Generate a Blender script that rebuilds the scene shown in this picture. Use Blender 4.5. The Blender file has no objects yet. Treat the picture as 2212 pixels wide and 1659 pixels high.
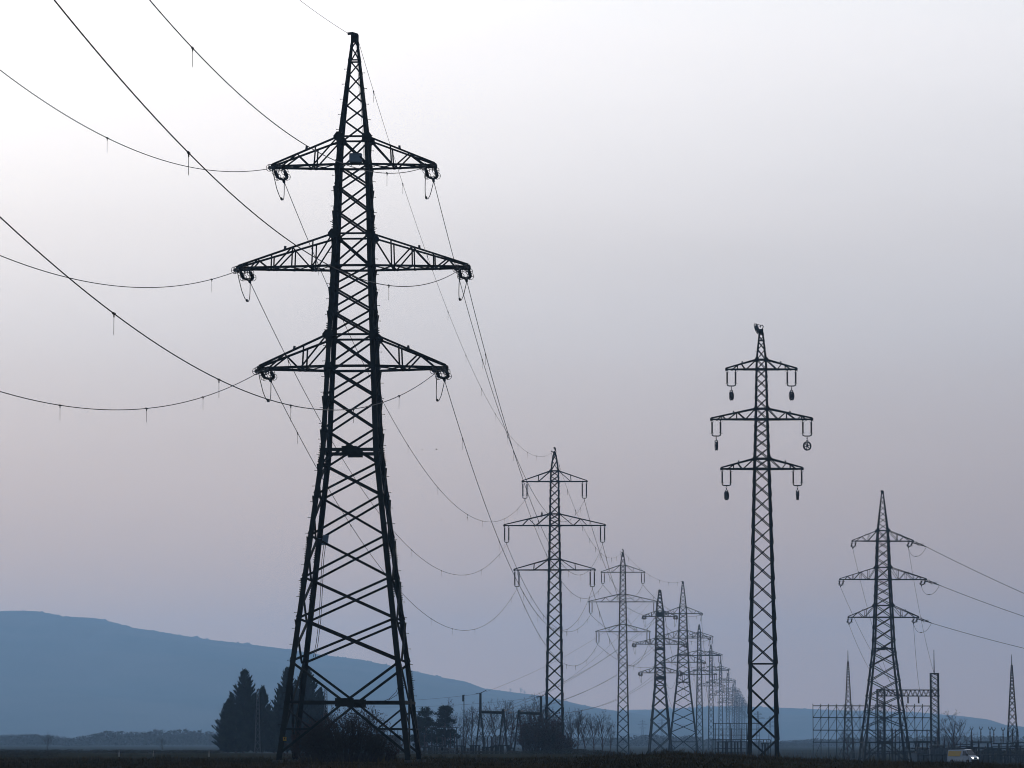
import bpy, math, random
from mathutils import Vector, Matrix, noise

# ------------------------------------------------------------------ camera
sc = bpy.context.scene
F, EYE, YH = 7700.0, 1.5, 1597.0              # focal length and horizon row, in units of a 2212 x 1659 frame
PITCH = math.atan((YH - 829.5) / F)
cd = bpy.data.cameras.new('camera'); cam = bpy.data.objects.new('camera', cd)
sc.collection.objects.link(cam); sc.camera = cam
cd.sensor_width = 36.0; cd.lens = 36.0 * F / 2212.0
cd.clip_start = 0.5; cd.clip_end = 40000
cam.location = (0, 0, EYE)
cam.rotation_euler = (Matrix.Rotation(math.pi / 2 + PITCH, 4, 'X') @ Matrix.Rotation(math.radians(0.1), 4, 'Z')).to_euler()

# ------------------------------------------------------------------ sky, sun, exposure
SUN_EL, SUN_AZ = math.radians(18.0), math.radians(-15.0)      # azimuth from +Y, clockwise positive
sdir = Vector((math.sin(SUN_AZ) * math.cos(SUN_EL), math.cos(SUN_AZ) * math.cos(SUN_EL), math.sin(SUN_EL)))
wd = bpy.data.worlds.new('World'); sc.world = wd; wd.use_nodes = True
nt = wd.node_tree; nt.nodes.clear()
def wn(t, **k):
    n = nt.nodes.new(t)
    for a, v in k.items(): setattr(n, a, v)
    return n
def wmath(op, a, b=None):
    n = wn('ShaderNodeMath', operation=op)
    for i, q in enumerate((a, b)):
        if q is None: continue
        if isinstance(q, (int, float)): n.inputs[i].default_value = q
        else: nt.links.new(q, n.inputs[i])
    return n.outputs[0]
def wmix(blend, fac, a, b):
    n = wn('ShaderNodeMix', data_type='RGBA', blend_type=blend)
    for i, q in ((0, fac), (6, a), (7, b)):
        if isinstance(q, (int, float)): n.inputs[i].default_value = q
        elif isinstance(q, tuple): n.inputs[i].default_value = (*q, 1)
        else: nt.links.new(q, n.inputs[i])
    return n.outputs[2]
# evening sky: clear-sky scattering behind a thin veil of high haze that glows around the hidden sun and dims towards the horizon
sky = wn('ShaderNodeTexSky', sky_type='NISHITA', sun_disc=False)
sky.sun_elevation = SUN_EL; sky.sun_rotation = SUN_AZ; sky.dust_density = 3.0
tc = wn('ShaderNodeTexCoord')
dt = wn('ShaderNodeVectorMath', operation='DOT_PRODUCT'); nt.links.new(tc.outputs['Generated'], dt.inputs[0]); dt.inputs[1].default_value = sdir
ang = wmath('MULTIPLY', wmath('ARCCOSINE', dt.outputs['Value']), 180 / math.pi)
def bell(width): return wmath('EXPONENT', wmath('MULTIPLY', wmath('POWER', wmath('DIVIDE', ang, width), 2.0), -1.0))
broad, core = bell(60.0), bell(13.0)
lum = wmath('ADD', wmath('ADD', wmath('MULTIPLY', broad, 0.60), wmath('MULTIPLY', core, 0.25)), 0.095)
sx = wn('ShaderNodeSeparateXYZ'); nt.links.new(tc.outputs['Generated'], sx.inputs[0])
el = wmath('DIVIDE', wmath('MULTIPLY', wmath('ARCSINE', sx.outputs['Z']), 180 / math.pi), 20.0)
rp = wn('ShaderNodeValToRGB'); cr = rp.color_ramp; nt.links.new(el, rp.inputs[0]); cr.interpolation = 'CARDINAL'
stops = [(0.0, (.66, .41, .26)), (.11, (.58, .40, .295)), (.295, (.61, .56, .54)), (.425, (.79, .765, .75)), (.565, (1.0, .985, .97)), (1.0, (1.14, 1.13, 1.12))]
cr.elements[0].position = 0.0; cr.elements[1].position = 1.0
for i, (p, c) in enumerate(stops):
    e = cr.elements[0] if i == 0 else (cr.elements[-1] if i == len(stops) - 1 else cr.elements.new(p))
    e.color = (*c, 1)
tint = wmix('MIX', broad, (.88, .93, 1.1), (1.005, .985, .998))
mp = wn('ShaderNodeMapping'); nt.links.new(tc.outputs['Generated'], mp.inputs[0]); mp.inputs['Scale'].default_value = (3.5, 3.5, 16.0); mp.inputs['Rotation'].default_value = (0, math.radians(9), 0)
wz = wn('ShaderNodeTexNoise'); wz.inputs['Scale'].default_value = 2.2; wz.inputs['Detail'].default_value = 6.0; nt.links.new(mp.outputs[0], wz.inputs['Vector'])
lum = wmath('MULTIPLY', lum, wmath('ADD', wmath('MULTIPLY', wz.outputs['Fac'], 0.10), 0.95))
col = wmix('MULTIPLY', 1.0, wmix('MULTIPLY', 1.0, rp.outputs[0], tint), lum)
bg = wn('ShaderNodeBackground'); bg.inputs[1].default_value = 1.55; nt.links.new(col, bg.inputs[0])
bg2 = wn('ShaderNodeBackground'); bg2.inputs[1].default_value = 0.003; nt.links.new(sky.outputs[0], bg2.inputs[0])
ad = wn('ShaderNodeAddShader'); nt.links.new(bg.outputs[0], ad.inputs[0]); nt.links.new(bg2.outputs[0], ad.inputs[1])
out = wn('ShaderNodeOutputWorld'); nt.links.new(ad.outputs[0], out.inputs[0])
sl = bpy.data.lights.new('sun', 'SUN'); so = bpy.data.objects.new('sun', sl); sc.collection.objects.link(so)
sl.energy = 0.5; sl.angle = math.radians(12); sl.color = (1.0, 0.93, 0.84)
so.rotation_euler = sdir.to_track_quat('Z', 'Y').to_euler(); so.location = (0, 0, 120)
sc.view_settings.view_transform = 'Standard'; sc.view_settings.look = 'None'
sc.view_settings.exposure = 0.0; sc.view_settings.gamma = 1.0
sc.view_settings.use_curve_mapping = False
sc.cycles.max_bounces = 4; sc.cycles.diffuse_bounces = 2; sc.cycles.glossy_bounces = 2
sc.cycles.filter_width = 1.0; sc.cycles.volume_bounces = 1; sc.cycles.transparent_max_bounces = 4

# ------------------------------------------------------------------ helpers
C = sc.collection
R = random.Random(7)
_c, _s = math.cos(PITCH), math.sin(PITCH)
def at(px, py, D):
    u, v = (px - 1106) / F, (829.5 - py) / F
    y, z = _c - _s * v, _s + _c * v
    k = D / y
    return Vector((u * k, D, EYE + z * k))
def zat(py, D): return at(1106, py, D).z
def xat(px, D, py=1500): return at(px, py, D).x
def lerp(a, b, t): return a + (b - a) * t
def interp(x, pts):
    if x <= pts[0][0]: return pts[0][1]
    for (a, p), (b, q) in zip(pts, pts[1:]):
        if x <= b: return lerp(p, q, (x - a) / (b - a))
    return pts[-1][1]
def smooth(a, b, x):
    t = max(0.0, min(1.0, (x - a) / (b - a))); return t * t * (3 - 2 * t)

class MB:
    def __init__(s): s.v = []; s.f = []
    def add(s, vs, fs):
        o = len(s.v); s.v.extend(tuple(p) for p in vs); s.f.extend(tuple(i + o for i in f) for f in fs)
    def frame(s, a, b, ref):
        d = (b - a).normalized()
        r = ref - d * ref.dot(d)
        if r.length < 1e-4: r = d.orthogonal()
        r.normalize(); return d, r, d.cross(r)
    def bar(s, a, b, w, h=None, ref=Vector((0, 0, 1))):
        a, b = Vector(a), Vector(b); h = w if h is None else h
        d, r, q = s.frame(a, b, ref)
        vs = [p + q * (w / 2 * i) + r * (h / 2 * j) for p in (a, b) for i, j in ((-1, -1), (1, -1), (1, 1), (-1, 1))]
        s.add(vs, [(0, 1, 2, 3), (7, 6, 5, 4), (0, 4, 5, 1), (1, 5, 6, 2), (2, 6, 7, 3), (3, 7, 4, 0)])
    def angle(s, a, b, w, nrm):
        """steel angle: one leg flat in the plane whose normal is nrm, the other standing inwards"""
        a, b = Vector(a), Vector(b); t = w * 0.14
        d, n, q = s.frame(a, b, Vector(nrm))
        prof = [(-w / 2, 0), (w / 2, 0), (w / 2, -t), (-w / 2 + t, -t), (-w / 2 + t, -w * .8), (-w / 2, -w * .8)]
        vs = [p + q * i + n * j for p in (a, b) for i, j in prof]
        s.add(vs, [(5, 4, 3, 2, 1, 0), (6, 7, 8, 9, 10, 11)] + [(i, (i + 1) % 6, 6 + (i + 1) % 6, 6 + i) for i in range(6)])
    def box(s, x0, x1, y0, y1, z0, z1):
        s.add([(x, y, z) for z in (z0, z1) for x, y in ((x0, y0), (x1, y0), (x1, y1), (x0, y1))],
              [(3, 2, 1, 0), (4, 5, 6, 7), (0, 1, 5, 4), (1, 2, 6, 5), (2, 3, 7, 6), (3, 0, 4, 7)])
    def tube(s, pts, r, n=5, cap=True):
        pts = [Vector(p) for p in pts]; m = len(pts)
        rr = r if isinstance(r, (list, tuple)) else [r] * m
        o = len(s.v); ref = Vector((0.13, 0.31, 0.94))
        for i, p in enumerate(pts):
            d = pts[min(i + 1, m - 1)] - pts[max(i - 1, 0)]
            if d.length < 1e-6: d = Vector((0, 0, 1))
            d.normalize(); q = ref - d * ref.dot(d)
            if q.length < 1e-3: q = d.orthogonal()
            q.normalize(); e = d.cross(q); ref = q
            for k in range(n):
                a = 2 * math.pi * k / n
                s.v.append(tuple(p + (q * math.cos(a) + e * math.sin(a)) * rr[i]))
        for i in range(m - 1):
            for k in range(n):
                s.f.append((o + i * n + k, o + i * n + (k + 1) % n, o + (i + 1) * n + (k + 1) % n, o + (i + 1) * n + k))
        if cap:
            s.f.append(tuple(o + k for k in reversed(range(n)))); s.f.append(tuple(o + (m - 1) * n + k for k in range(n)))
    def lathe(s, a, b, prof, n=8):
        """prof: (fraction along a-b, radius)"""
        a, b = Vector(a), Vector(b)
        s.tube([a.lerp(b, t + i * 1e-5) for i, (t, r) in enumerate(prof)], [r for t, r in prof], n)
    def ring(s, c, n, R_, r, k=12, arc=1.0, start=0.0, ref=Vector((0, 0, 1))):
        n = Vector(n).normalized(); u = ref - n * ref.dot(n)
        if u.length < 1e-3: u = n.orthogonal()
        u.normalize(); v = n.cross(u)
        m = max(3, int(k * arc))
        s.tube([Vector(c) + (u * math.cos(start + 2 * math.pi * arc * i / m) + v * math.sin(start + 2 * math.pi * arc * i / m)) * R_ for i in range(m + 1)], r, 4, arc < 1)
    def mesh(s, name, mat, smooth_=False):
        me = bpy.data.meshes.new(name); me.from_pydata(s.v, [], s.f); me.materials.append(mat)
        if smooth_: me.polygons.foreach_set('use_smooth', [True] * len(me.polygons))
        me.update(); return me
def link(name, me, parent=None, loc=None, rot=None, scale=None):
    o = bpy.data.objects.new(name, me); C.objects.link(o)
    if parent: o.parent = parent
    if loc is not None: o.location = loc
    if rot is not None: o.rotation_euler = rot
    if scale is not None: o.scale = scale
    return o
def build(name, mb, mat, parent=None, smooth_=False, **k): return link(name, mb.mesh(name, mat, smooth_), parent, **k)
def empty(name, loc, rz=0.0):
    o = bpy.data.objects.new(name, None); C.objects.link(o); o.location = loc; o.rotation_euler = (0, 0, rz)
    o.empty_display_size = 0.5; return o
def tag(o, label, cat, group=None):
    o['label'] = label; o['category'] = cat
    if group: o['group'] = group
    return o
def copy_tree(o, parent=None):
    c = o.copy(); C.objects.link(c); c.parent = parent
    for ch in o.children: copy_tree(ch, c)
    return c
ORD = ['first', 'second', 'third', 'fourth', 'fifth', 'sixth', 'seventh', 'eighth', 'ninth', 'tenth', 'eleventh', 'twelfth',
       'thirteenth', 'fourteenth', 'fifteenth', 'sixteenth', 'seventeenth', 'eighteenth', 'nineteenth', 'twentieth']

# ------------------------------------------------------------------ materials
def mat(name, col, rough=0.8, spec=0.2, col2=None, scale=3.0, metal=0.0, bump=0.0, detail=4, emit=None, estr=0.0):
    m = bpy.data.materials.new(name); m.use_nodes = True
    n = m.node_tree.nodes; l = m.node_tree.links; b = n['Principled BSDF']
    b.inputs['Roughness'].default_value = rough; b.inputs['Metallic'].default_value = metal
    b.inputs['Specular IOR Level'].default_value = spec
    tc = n.new('ShaderNodeTexCoord'); nz = n.new('ShaderNodeTexNoise')
    nz.inputs['Scale'].default_value = scale; nz.inputs['Detail'].default_value = detail
    l.new(tc.outputs['Object'], nz.inputs['Vector'])
    rp = n.new('ShaderNodeValToRGB'); rp.color_ramp.elements[0].position = 0.35; rp.color_ramp.elements[1].position = 0.65
    c2 = col2 or tuple(x * 0.75 for x in col)
    rp.color_ramp.elements[0].color = (*col, 1); rp.color_ramp.elements[1].color = (*c2, 1)
    l.new(nz.outputs['Fac'], rp.inputs['Fac']); l.new(rp.outputs['Color'], b.inputs['Base Color'])
    if bump:
        bp = n.new('ShaderNodeBump'); bp.inputs['Strength'].default_value = bump
        l.new(nz.outputs['Fac'], bp.inputs['Height']); l.new(bp.outputs['Normal'], b.inputs['Normal'])
    if emit:
        b.inputs['Emission Color'].default_value = (*emit, 1); b.inputs['Emission Strength'].default_value = estr
    return m
M = dict(
    steel=mat('painted steel', (.012, .018, .017), .75, .08, (.02, .025, .022), 1.5),
    steel2=mat('weathered steel', (.018, .025, .025), .75, .08, (.026, .03, .028), 1.5),
    wire=mat('aluminium cable', (.035, .038, .042), .6, .2, scale=.5),
    porcelain=mat('brown porcelain', (.022, .019, .018), .5, .2),
    box=mat('grey blue cabinet', (.17, .28, .42), .5, .3, (.15, .25, .38)),
    wheel=mat('dark blue pulley', (.045, .07, .1), .5, .3),
    sign=mat('yellow sign', (.38, .25, .015), .5, .3),
    signb=mat('black sign mark', (.02, .02, .02), .6),
    concrete=mat('mossy concrete', (.1, .1, .09), .9, .05, (.05, .055, .045), 6, bump=.3),
    bark=mat('bark', (.045, .038, .034), .9, .1, (.06, .05, .045), 5),
    twig=mat('twigs', (.05, .042, .04), .9, .1, (.035, .03, .03), .7),
    redleaf=mat('withered leaves', (.06, .032, .026), .85, .1, (.035, .024, .02), .8),
    darkleaf=mat('seed heads', (.032, .03, .026), .85, .1, (.05, .036, .03), 1.2),
    conifer=mat('cypress foliage', (.012, .022, .017), .9, 0, (.02, .032, .022), .35),
    pine=mat('pine needles', (.014, .025, .02), .9, 0, (.022, .034, .026), .4),
    wood=mat('far wood', (.05, .05, .045), .9, .1, (.035, .04, .036), .05),
    hedge=mat('hedge', (.035, .042, .03), .9, .1, (.05, .045, .035), .2),
    hill=mat('wooded hill', (.028, .04, .032), .95, 0, (.07, .07, .056), .0035, detail=9),
    road=mat('asphalt', (.05, .05, .052), .85, .2, (.06, .06, .06), .5),
    postgrey=mat('dirty white post', (.42, .42, .42), .7, .2),
    kiosk=mat('grey kiosk', (.2, .25, .31), .6, .3, (.17, .22, .28), .8),
    kiosk2=mat('dark kiosk', (.08, .1, .12), .6, .3),
    roof=mat('flat roof', (.11, .12, .13), .8, .2),
    vanw=mat('white van paint', (.4, .5, .62), .35, .4, (.38, .48, .6)),
    vany=mat('yellow van panel', (.55, .38, .06), .4, .4, (.5, .38, .12), 1.0),
    glass=mat('dark glass', (.02, .03, .04), .08, .6),
    tyre=mat('tyre', (.02, .02, .02), .9, .1),
    rim=mat('rim', (.3, .3, .31), .4, .5, metal=.6),
    plastic=mat('black plastic', (.025, .026, .028), .6, .3),
    lamp=mat('lit headlight', (.9, .9, .9), .2, .5, emit=(1.0, .97, .9), estr=14.0),
    lampf=mat('far headlight', (.9, .9, .9), .2, .5, emit=(1.0, .97, .9), estr=40.0),
    bird=mat('brown plumage', (.03, .024, .02), .9, .1, (.05, .04, .03), 20),
    grass=mat('dry grass', (.085, .062, .036), .9, 0, (.035, .036, .018), .07),
)

# ------------------------------------------------------------------ terrain
CREST = [(-300, 1646), (0, 1645), (540, 1643), (900, 1642), (1240, 1640), (1380, 1632), (1480, 1628.5), (1560, 1632), (1660, 1637.5), (1900, 1645), (2212, 1654), (2500, 1660)]
def ground(X, D):
    if D < 60: return -0.1
    px = 1106 + F * X / max(D, 60)
    zc = EYE - (interp(px, CREST) - YH) * 290 / F
    near = lerp(-0.12, zc, smooth(120, 285, D))
    r = smooth(1280, 1460, px)
    zl = interp(D, [(300, zc), (400, -.65), (607, -.95), (916, -2.2), (1150, -3.1), (2500, -4), (5000, -4)])
    zr = interp(D, [(300, zc), (430, -1.7), (650, -3.1), (1150, -3.4), (2500, -4), (5000, -4)])
    z = lerp(near, lerp(zl, zr, r), smooth(280, 330, D))
    z += 0.05 * noise.noise(Vector((X * .12, D * .05, 0))) + .03 * noise.noise(Vector((X * .6, D * .3, 4)))
    return z
def gp(px, D):
    x = xat(px, D); return Vector((x, D, ground(x, D)))
mb = MB()
Ds = [-250, -60, 0, 60, 100, 130, 150, 165, 178] + [185 + 3 * i for i in range(50)] + [340, 355, 370, 390, 410, 430, 460, 500, 550, 607, 650, 700, 800, 916, 1050, 1200, 1500, 2000, 2600, 3500, 5000, 7000, 9000, 12000]
US = [-1.2, -.8, -.5, -.35, -.27, -.22] + [-.19 + .19 * 2 * i / 150 for i in range(151)] + [.22, .27, .35, .5, .8, 1.2]
for D in Ds:
    for u in US:
        X = u * (abs(D) + 60) if D < 7000 else u * 7060
        mb.v.append((X, D, ground(X, D)))
nU = len(US)
for i in range(len(Ds) - 1):
    for j in range(nU - 1):
        mb.f.append((i * nU + j, i * nU + j + 1, (i + 1) * nU + j + 1, (i + 1) * nU + j))
gm = mat('field soil', (.034, .028, .019), .95, 0, (.014, .019, .01), .05, bump=.4, detail=8)
g = build('ground', mb, gm, smooth_=True); g['kind'] = 'structure'

def ridge(name, pts, D0, D1, D2, seed, rough):
    """wooded hill: foot at D0, ridge at D1 with the silhouette pts (pixels), falling to D2"""
    mb = MB(); xs = []
    x = pts[0][0]
    while x <= pts[-1][0]: xs.append(x); x += 2.2
    rows = [(t, math.sin(t * math.pi / 2) ** 1.15) for t in [i / 26 for i in range(26)]] + [(.98, .9988), (1, 1)]
    prof = [(lerp(D0, D1, t), h) for t, h in rows] + [(lerp(D1, D2, .1), .985), (lerp(D1, D2, .4), .7), (D2, 0)]
    for D, h in prof:
        for px in xs:
            X = xat(px, D1); zr = zat(interp(px, pts), D1)
            z = -6 + (zr + 6) * h
            z += 26 * h * (1 - h) * 4 * noise.noise(Vector((X * .0022, D * .0022, seed + 20))) + 8 * h * (1 - h) * 4 * noise.noise(Vector((X * .009, D * .009, seed + 30)))
            if abs(h - 1) < 1e-6: z += rough * (.5 * noise.noise(Vector((X * .012, 0, seed))) + 1.0 * max(0, noise.noise(Vector((X * .045, 0, seed + 5)))) + .55 * noise.noise(Vector((X * .14, 0, seed + 9))) + .4 * noise.noise(Vector((X * .31, 0, seed + 13))))
            mb.v.append((X, D, z))
    n = len(xs)
    for i in range(len(prof) - 1):
        for j in range(n - 1):
            mb.f.append((i * n + j, i * n + j + 1, (i + 1) * n + j + 1, (i + 1) * n + j))
    o = build(name, mb, M['hill'], smooth_=True); o['kind'] = 'structure'; return o
ridge('hill', [(-700, 1390), (-400, 1345), (-200, 1332), (0, 1328), (60, 1325), (100, 1326), (150, 1337), (220, 1340), (285, 1358), (340, 1366), (400, 1376), (470, 1386), (540, 1394), (620, 1404), (700, 1417), (790, 1428), (900, 1452), (960, 1466), (1010, 1475), (1050, 1490), (1110, 1498), (1180, 1507), (1250, 1524), (1310, 1536), (1360, 1546), (1420, 1560), (1500, 1585)], 6600, 9200, 10600, 1, 9)
ridge('hill', [(1150, 1592), (1240, 1552), (1300, 1540), (1364, 1533), (1430, 1533), (1508, 1527), (1570, 1525), (1632, 1527), (1680, 1528), (1760, 1532), (1850, 1535), (1950, 1537), (2038, 1546), (2087, 1568), (2148, 1584), (2212, 1593), (2300, 1597)], 8000, 10400, 11400, 3, 9)

# ------------------------------------------------------------------ pylons
def insulator_mesh(L, r, n, ring, mt, k=8):
    mb = MB(); c0 = .12 * L if ring else .06 * L
    pr = [(0, .035), (c0 / L, .035)]
    a, b = c0 / L, 1 - c0 / L
    for i in range(n):
        t0 = lerp(a, b, i / n); t1 = lerp(a, b, (i + .55) / n)
        pr += [(t0, r * .65), (t0 + .002, r), (t1, r * .7)]
    pr += [(b, .035), (1, .035)]
    mb.lathe((0, 0, 0), (0, 0, L), pr, k)
    if ring:
        for z, q in ((c0 * 1.1, 1), (L - c0 * 1.1, -1)):
            mb.ring((0, 0, z), (1, .25, 0), ring, .02, 12)
            mb.ring((0, 0, z), (0, 0, 1), ring, .02, 12)
            mb.bar((-ring, 0, z), (ring, 0, z), .03)
    else:
        for z in (c0, L - c0):
            mb.ring((.09, 0, z), (0, 1, 0), .11, .014, 10, .7, -.9)
            mb.tube([(0, 0, z), (-.14, 0, z - .03), (-.3, 0, z + .03)], .014, 4)
    return mb.mesh('insulator', mt)
INS_T = insulator_mesh(1.75, .13, 11, .25, M['porcelain'])
INS_T2 = insulator_mesh(1.75, .15, 8, 0, M['porcelain'], 6)
INS_S = insulator_mesh(2.45, .15, 16, 0, M['porcelain'])
INS_S2 = insulator_mesh(1.62, .135, 12, 0, M['porcelain'], 7)
mb = MB(); mb.bar((0, 0, 0), (.2, 0, -.01), .035); mb.bar((.2, 0, -.01), (.225, 0, -.01), .06); STEP = mb.mesh('step_bolt', M['steel'])
def aim(d): return Vector(d).to_track_quat('Z', 'Y').to_euler()

def tower(label, X, D, yaw, zg, prof, nodes, arms, leg_s, brace_s, level, kind, mt, zfoot=0.0, group=None, base=None, waist=None, hz=(), lace=None):
    root = empty('pylon', (X, D, zg), yaw); tag(root, label, 'pylon', group)
    W = lambda z: interp(z, prof)
    LS = (lambda z: interp(z, leg_s)); BS = (lambda z: interp(z, brace_s))
    CO = ((-1, -1), (1, -1), (1, 1), (-1, 1))
    cor = lambda k, z: Vector((CO[k][0] * W(z) / 2, CO[k][1] * W(z) / 2, z))
    FACES = [(0, 1, Vector((0, -1, 0))), (1, 2, Vector((1, 0, 0))), (2, 3, Vector((0, 1, 0))), (3, 0, Vector((-1, 0, 0)))]
    joined = MB()
    def member(a, b, w, n, name='brace', parent=root):
        if level >= 2:
            mb = MB(); mb.angle(a, b, w, n); return build(name, mb, mt, parent)
        joined.bar(a, b, w, w * .8, Vector(n))
    # legs
    zs = sorted({p[0] for p in prof if p[0] > zfoot} | {zfoot})
    for k in range(4):
        mb = MB(); sx, sy = CO[k]
        for z in zs:
            s = LS(z); t = s * .13; c = cor(k, z)
            for dx, dy in ((0, 0), (s, 0), (s, t), (t, t), (t, s), (0, s)):
                mb.v.append((c.x - sx * dx, c.y - sy * dy, z))
        for i in range(len(zs) - 1):
            for j in range(6):
                q = (i * 6 + j, i * 6 + (j + 1) % 6, i * 6 + 6 + (j + 1) % 6, i * 6 + 6 + j)
                mb.f.append(q if sx * sy > 0 else q[::-1])
        m = (len(zs) - 1) * 6; mb.f.append(tuple(range(6))); mb.f.append(tuple(range(m, m + 6)))
        build('leg', mb, mt, root)
        if level >= 2:
            mb = MB(); c = cor(k, zfoot); h = LS(0) * .9
            mb.box(c.x - h - sx * .1, c.x + h - sx * .1, c.y - h - sy * .1, c.y + h - sy * .1, zfoot - .6, zfoot + .06)
            build('footing', mb, M['concrete'], root)
    # bracing
    for z0, z1 in zip(nodes, nodes[1:]):
        for k0, k1, n in FACES:
            side = abs(n.x) > .5
            w = BS((z0 + z1) / 2); inx = LS((z0 + z1) / 2) * .45
            d = (cor(k1, z0) - cor(k0, z0)).normalized()
            a0, b0 = cor(k0, z0) + d * inx, cor(k1, z0) - d * inx
            a1, b1 = cor(k0, z1) + d * inx, cor(k1, z1) - d * inx
            gap = .12 * w
            o1, o2 = n * .015, n * -(LS(z0) * .13 + .02)
            up = Vector((0, 0, gap * 1.5))
            if lace and z0 >= lace - .01:      # spire: one diagonal per face
                if n.y < -.5 or n.x > .5: member(b0 + o1, a1 + o1, w, n)
                else: member(b0 + o1, a1 + o1, w, n)
                continue
            if side:
                member(a0 + o1 + up, b1 + o1 - up, w, -n); member(b0 + o2 + up, a1 + o2 - up, w, -n)
            else:
                member(a0 + o2 + up, b1 + o2 - up, w, n); member(b0 + o1 + up, a1 + o1 - up, w, n)
    for z in hz:
        for k0, k1, n in FACES:
            member(cor(k0, z) + n * .02, cor(k1, z) + n * .02, BS(z) * 1.1, n)
    if waist:
        for k0, k1, n in FACES:
            member(cor(k0, waist) + n * .03, cor(k1, waist) + n * .03, BS(waist) * 1.5, n)
            if level >= 2:
                c = (cor(k0, waist) + cor(k1, waist)) / 2 + n * .05; t = Vector((-n.y, n.x, 0)); mb = MB()
                mb.bar(c - t * .55, c + t * .55, .5, .03, n); build('gusset_plate', mb, mt, root)
    if base:
        zn, zh = base
        for k0, k1, n in FACES:
            a, b = cor(k0, zn), cor(k1, zn); h = (cor(k0, zh) + cor(k1, zh)) / 2; w = BS(0); o = n * .02
            f0, f1 = cor(k0, zfoot + .35), cor(k1, zfoot + .35)
            member(a + o, h + o, w, n); member(b + o, h + o, w, n)
            member(f0 + o, h + o, w, n); member(f1 + o, h + o, w, n)
            member(cor(k0, zh) + n * .04, cor(k1, zh) + n * .04, w * 1.15, n)
            for f, k in ((f0, k0), (f1, k1)):
                pm = f.lerp(h, .5)
                member(cor(k, zh * .93) + o, pm + o, w * .7, n); member(cor(k, pm.z) + o, pm + o, w * .7, n)
            if level >= 2:
                t = Vector((-n.y, n.x, 0)); mb = MB(); c = h + n * .07 - Vector((0, 0, .02))
                mb.bar(c - t * .66, c + t * .66, .6, .03, n); build('gusset_plate', mb, mt, root)
    if level >= 2:          # step bolts on two opposite legs
        z = 2.6; top = prof[-1][0] - 2.0
        while z < top:
            a = cor(0, z); link('step_bolt', STEP, root, a + Vector((-.0, .12, 0)), (0, 0, math.pi))
            a = cor(2, z); link('step_bolt', STEP, root, a + Vector((.0, -.12, -.15)))
            z += 1.13
    # top cap
    zt_ = prof[-1][0]; wt = W(zt_); mb = MB()
    mb.box(-wt * .62, wt * .62, -wt * .62, wt * .62, zt_ - .45, zt_ + .1)
    if kind == 'tension':
        mb.bar((-.1, -.3, zt_ + .1), (.12, .3, zt_ + .12), .16, .22)
        mb.bar((-.1, -.3, zt_ + .15), (-.42, -.75, zt_ + .02), .1, .2)
    build('peak_cap', mb, mt, root)
    att = {}
    rot = Matrix.Translation((X, D, zg)) @ Matrix.Rotation(yaw, 4, 'Z')
    att['earth_in'] = rot @ Vector((-.42, -.75, zt_ + .05)) if kind == 'tension' else rot @ Vector((0, 0, zt_ + .35))
    att['earth_out'] = rot @ Vector((.1, .4, zt_ + .1)) if kind == 'tension' else rot @ Vector((0, 0, zt_ + .35))
    # crossarms
    for li, A in enumerate(arms):
        zb, zt, L = A['zb'], A['zt'], A['L']; cw = A.get('cw', .16); tipd = A.get('tipd', .42)
        ca = MB(); jn = MB()
        def P(side, fb, top, f):
            m = Vector((side * W(zt if top else zb) / 2, fb * W(zt if top else zb) / 2, zt if top else zb))
            t = Vector((side * L, fb * tipd, zb + (cw * .9 if top else 0)))
            return m.lerp(t, f)
        for side in (-1, 1):
            for fb in (-1, 1):
                ca.angle(P(side, fb, 0, 0), P(side, fb, 0, 1), cw, (0, fb, 0)); ca.angle(P(side, fb, 1, 0), P(side, fb, 1, 1), cw * .85, (0, fb, 0))
            ca.bar((side * L, -tipd - .1, zb), (side * L, tipd + .1, zb), cw * 1.3, cw * 1.6)
            if kind != 'plain':
                ca.bar((side * (L - .72), -tipd - .2, zb - .02), (side * (L - .72), tipd + .2, zb - .02), cw * 1.0, cw * 1.2)
        for fb in (-1, 1):      # through the mast
            ca.bar(P(-1, fb, 0, 0) + Vector((0, fb * .03, 0)), P(1, fb, 0, 0) + Vector((0, fb * .03, 0)), cw * .8, cw, Vector((0, 0, 1)))
            ca.bar(P(-1, fb, 1, 0) + Vector((0, fb * .03, 0)), P(1, fb, 1, 0) + Vector((0, fb * .03, 0)), cw * .8, cw * .8, Vector((0, 0, 1)))
        arm = build('crossarm', ca, mt, root)
        def strut(a, b, w, n):
            if level >= 2:
                mb = MB(); mb.angle(a, b, w, n); build('strut', mb, mt, arm)
            else: jn.bar(a, b, w, w, Vector(n))
        sw = cw * .62
        for side in (-1, 1):
            for fb in (-1, 1):
                for tf, bf in A['web']:
                    strut(P(side, fb, 1, tf) + Vector((0, -fb * .02, 0)), P(side, fb, 0, bf) + Vector((0, -fb * .02, 0)), sw, (0, fb, 0))
            fs = sorted({0, .97} | {b for t, b in A['web']})
            for i in range(len(fs) - 1):        # plan bracing between the bottom chords
                strut(P(side, -1, 0, fs[i]) - Vector((0, 0, .06)), P(side, 1, 0, fs[i + 1]) - Vector((0, 0, .06)), sw * .9, (0, 0, -1))
                if level >= 2: strut(P(side, 1, 0, fs[i]) - Vector((0, 0, .1)), P(side, -1, 0, fs[i + 1]) - Vector((0, 0, .1)), sw * .9, (0, 0, -1))
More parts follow.
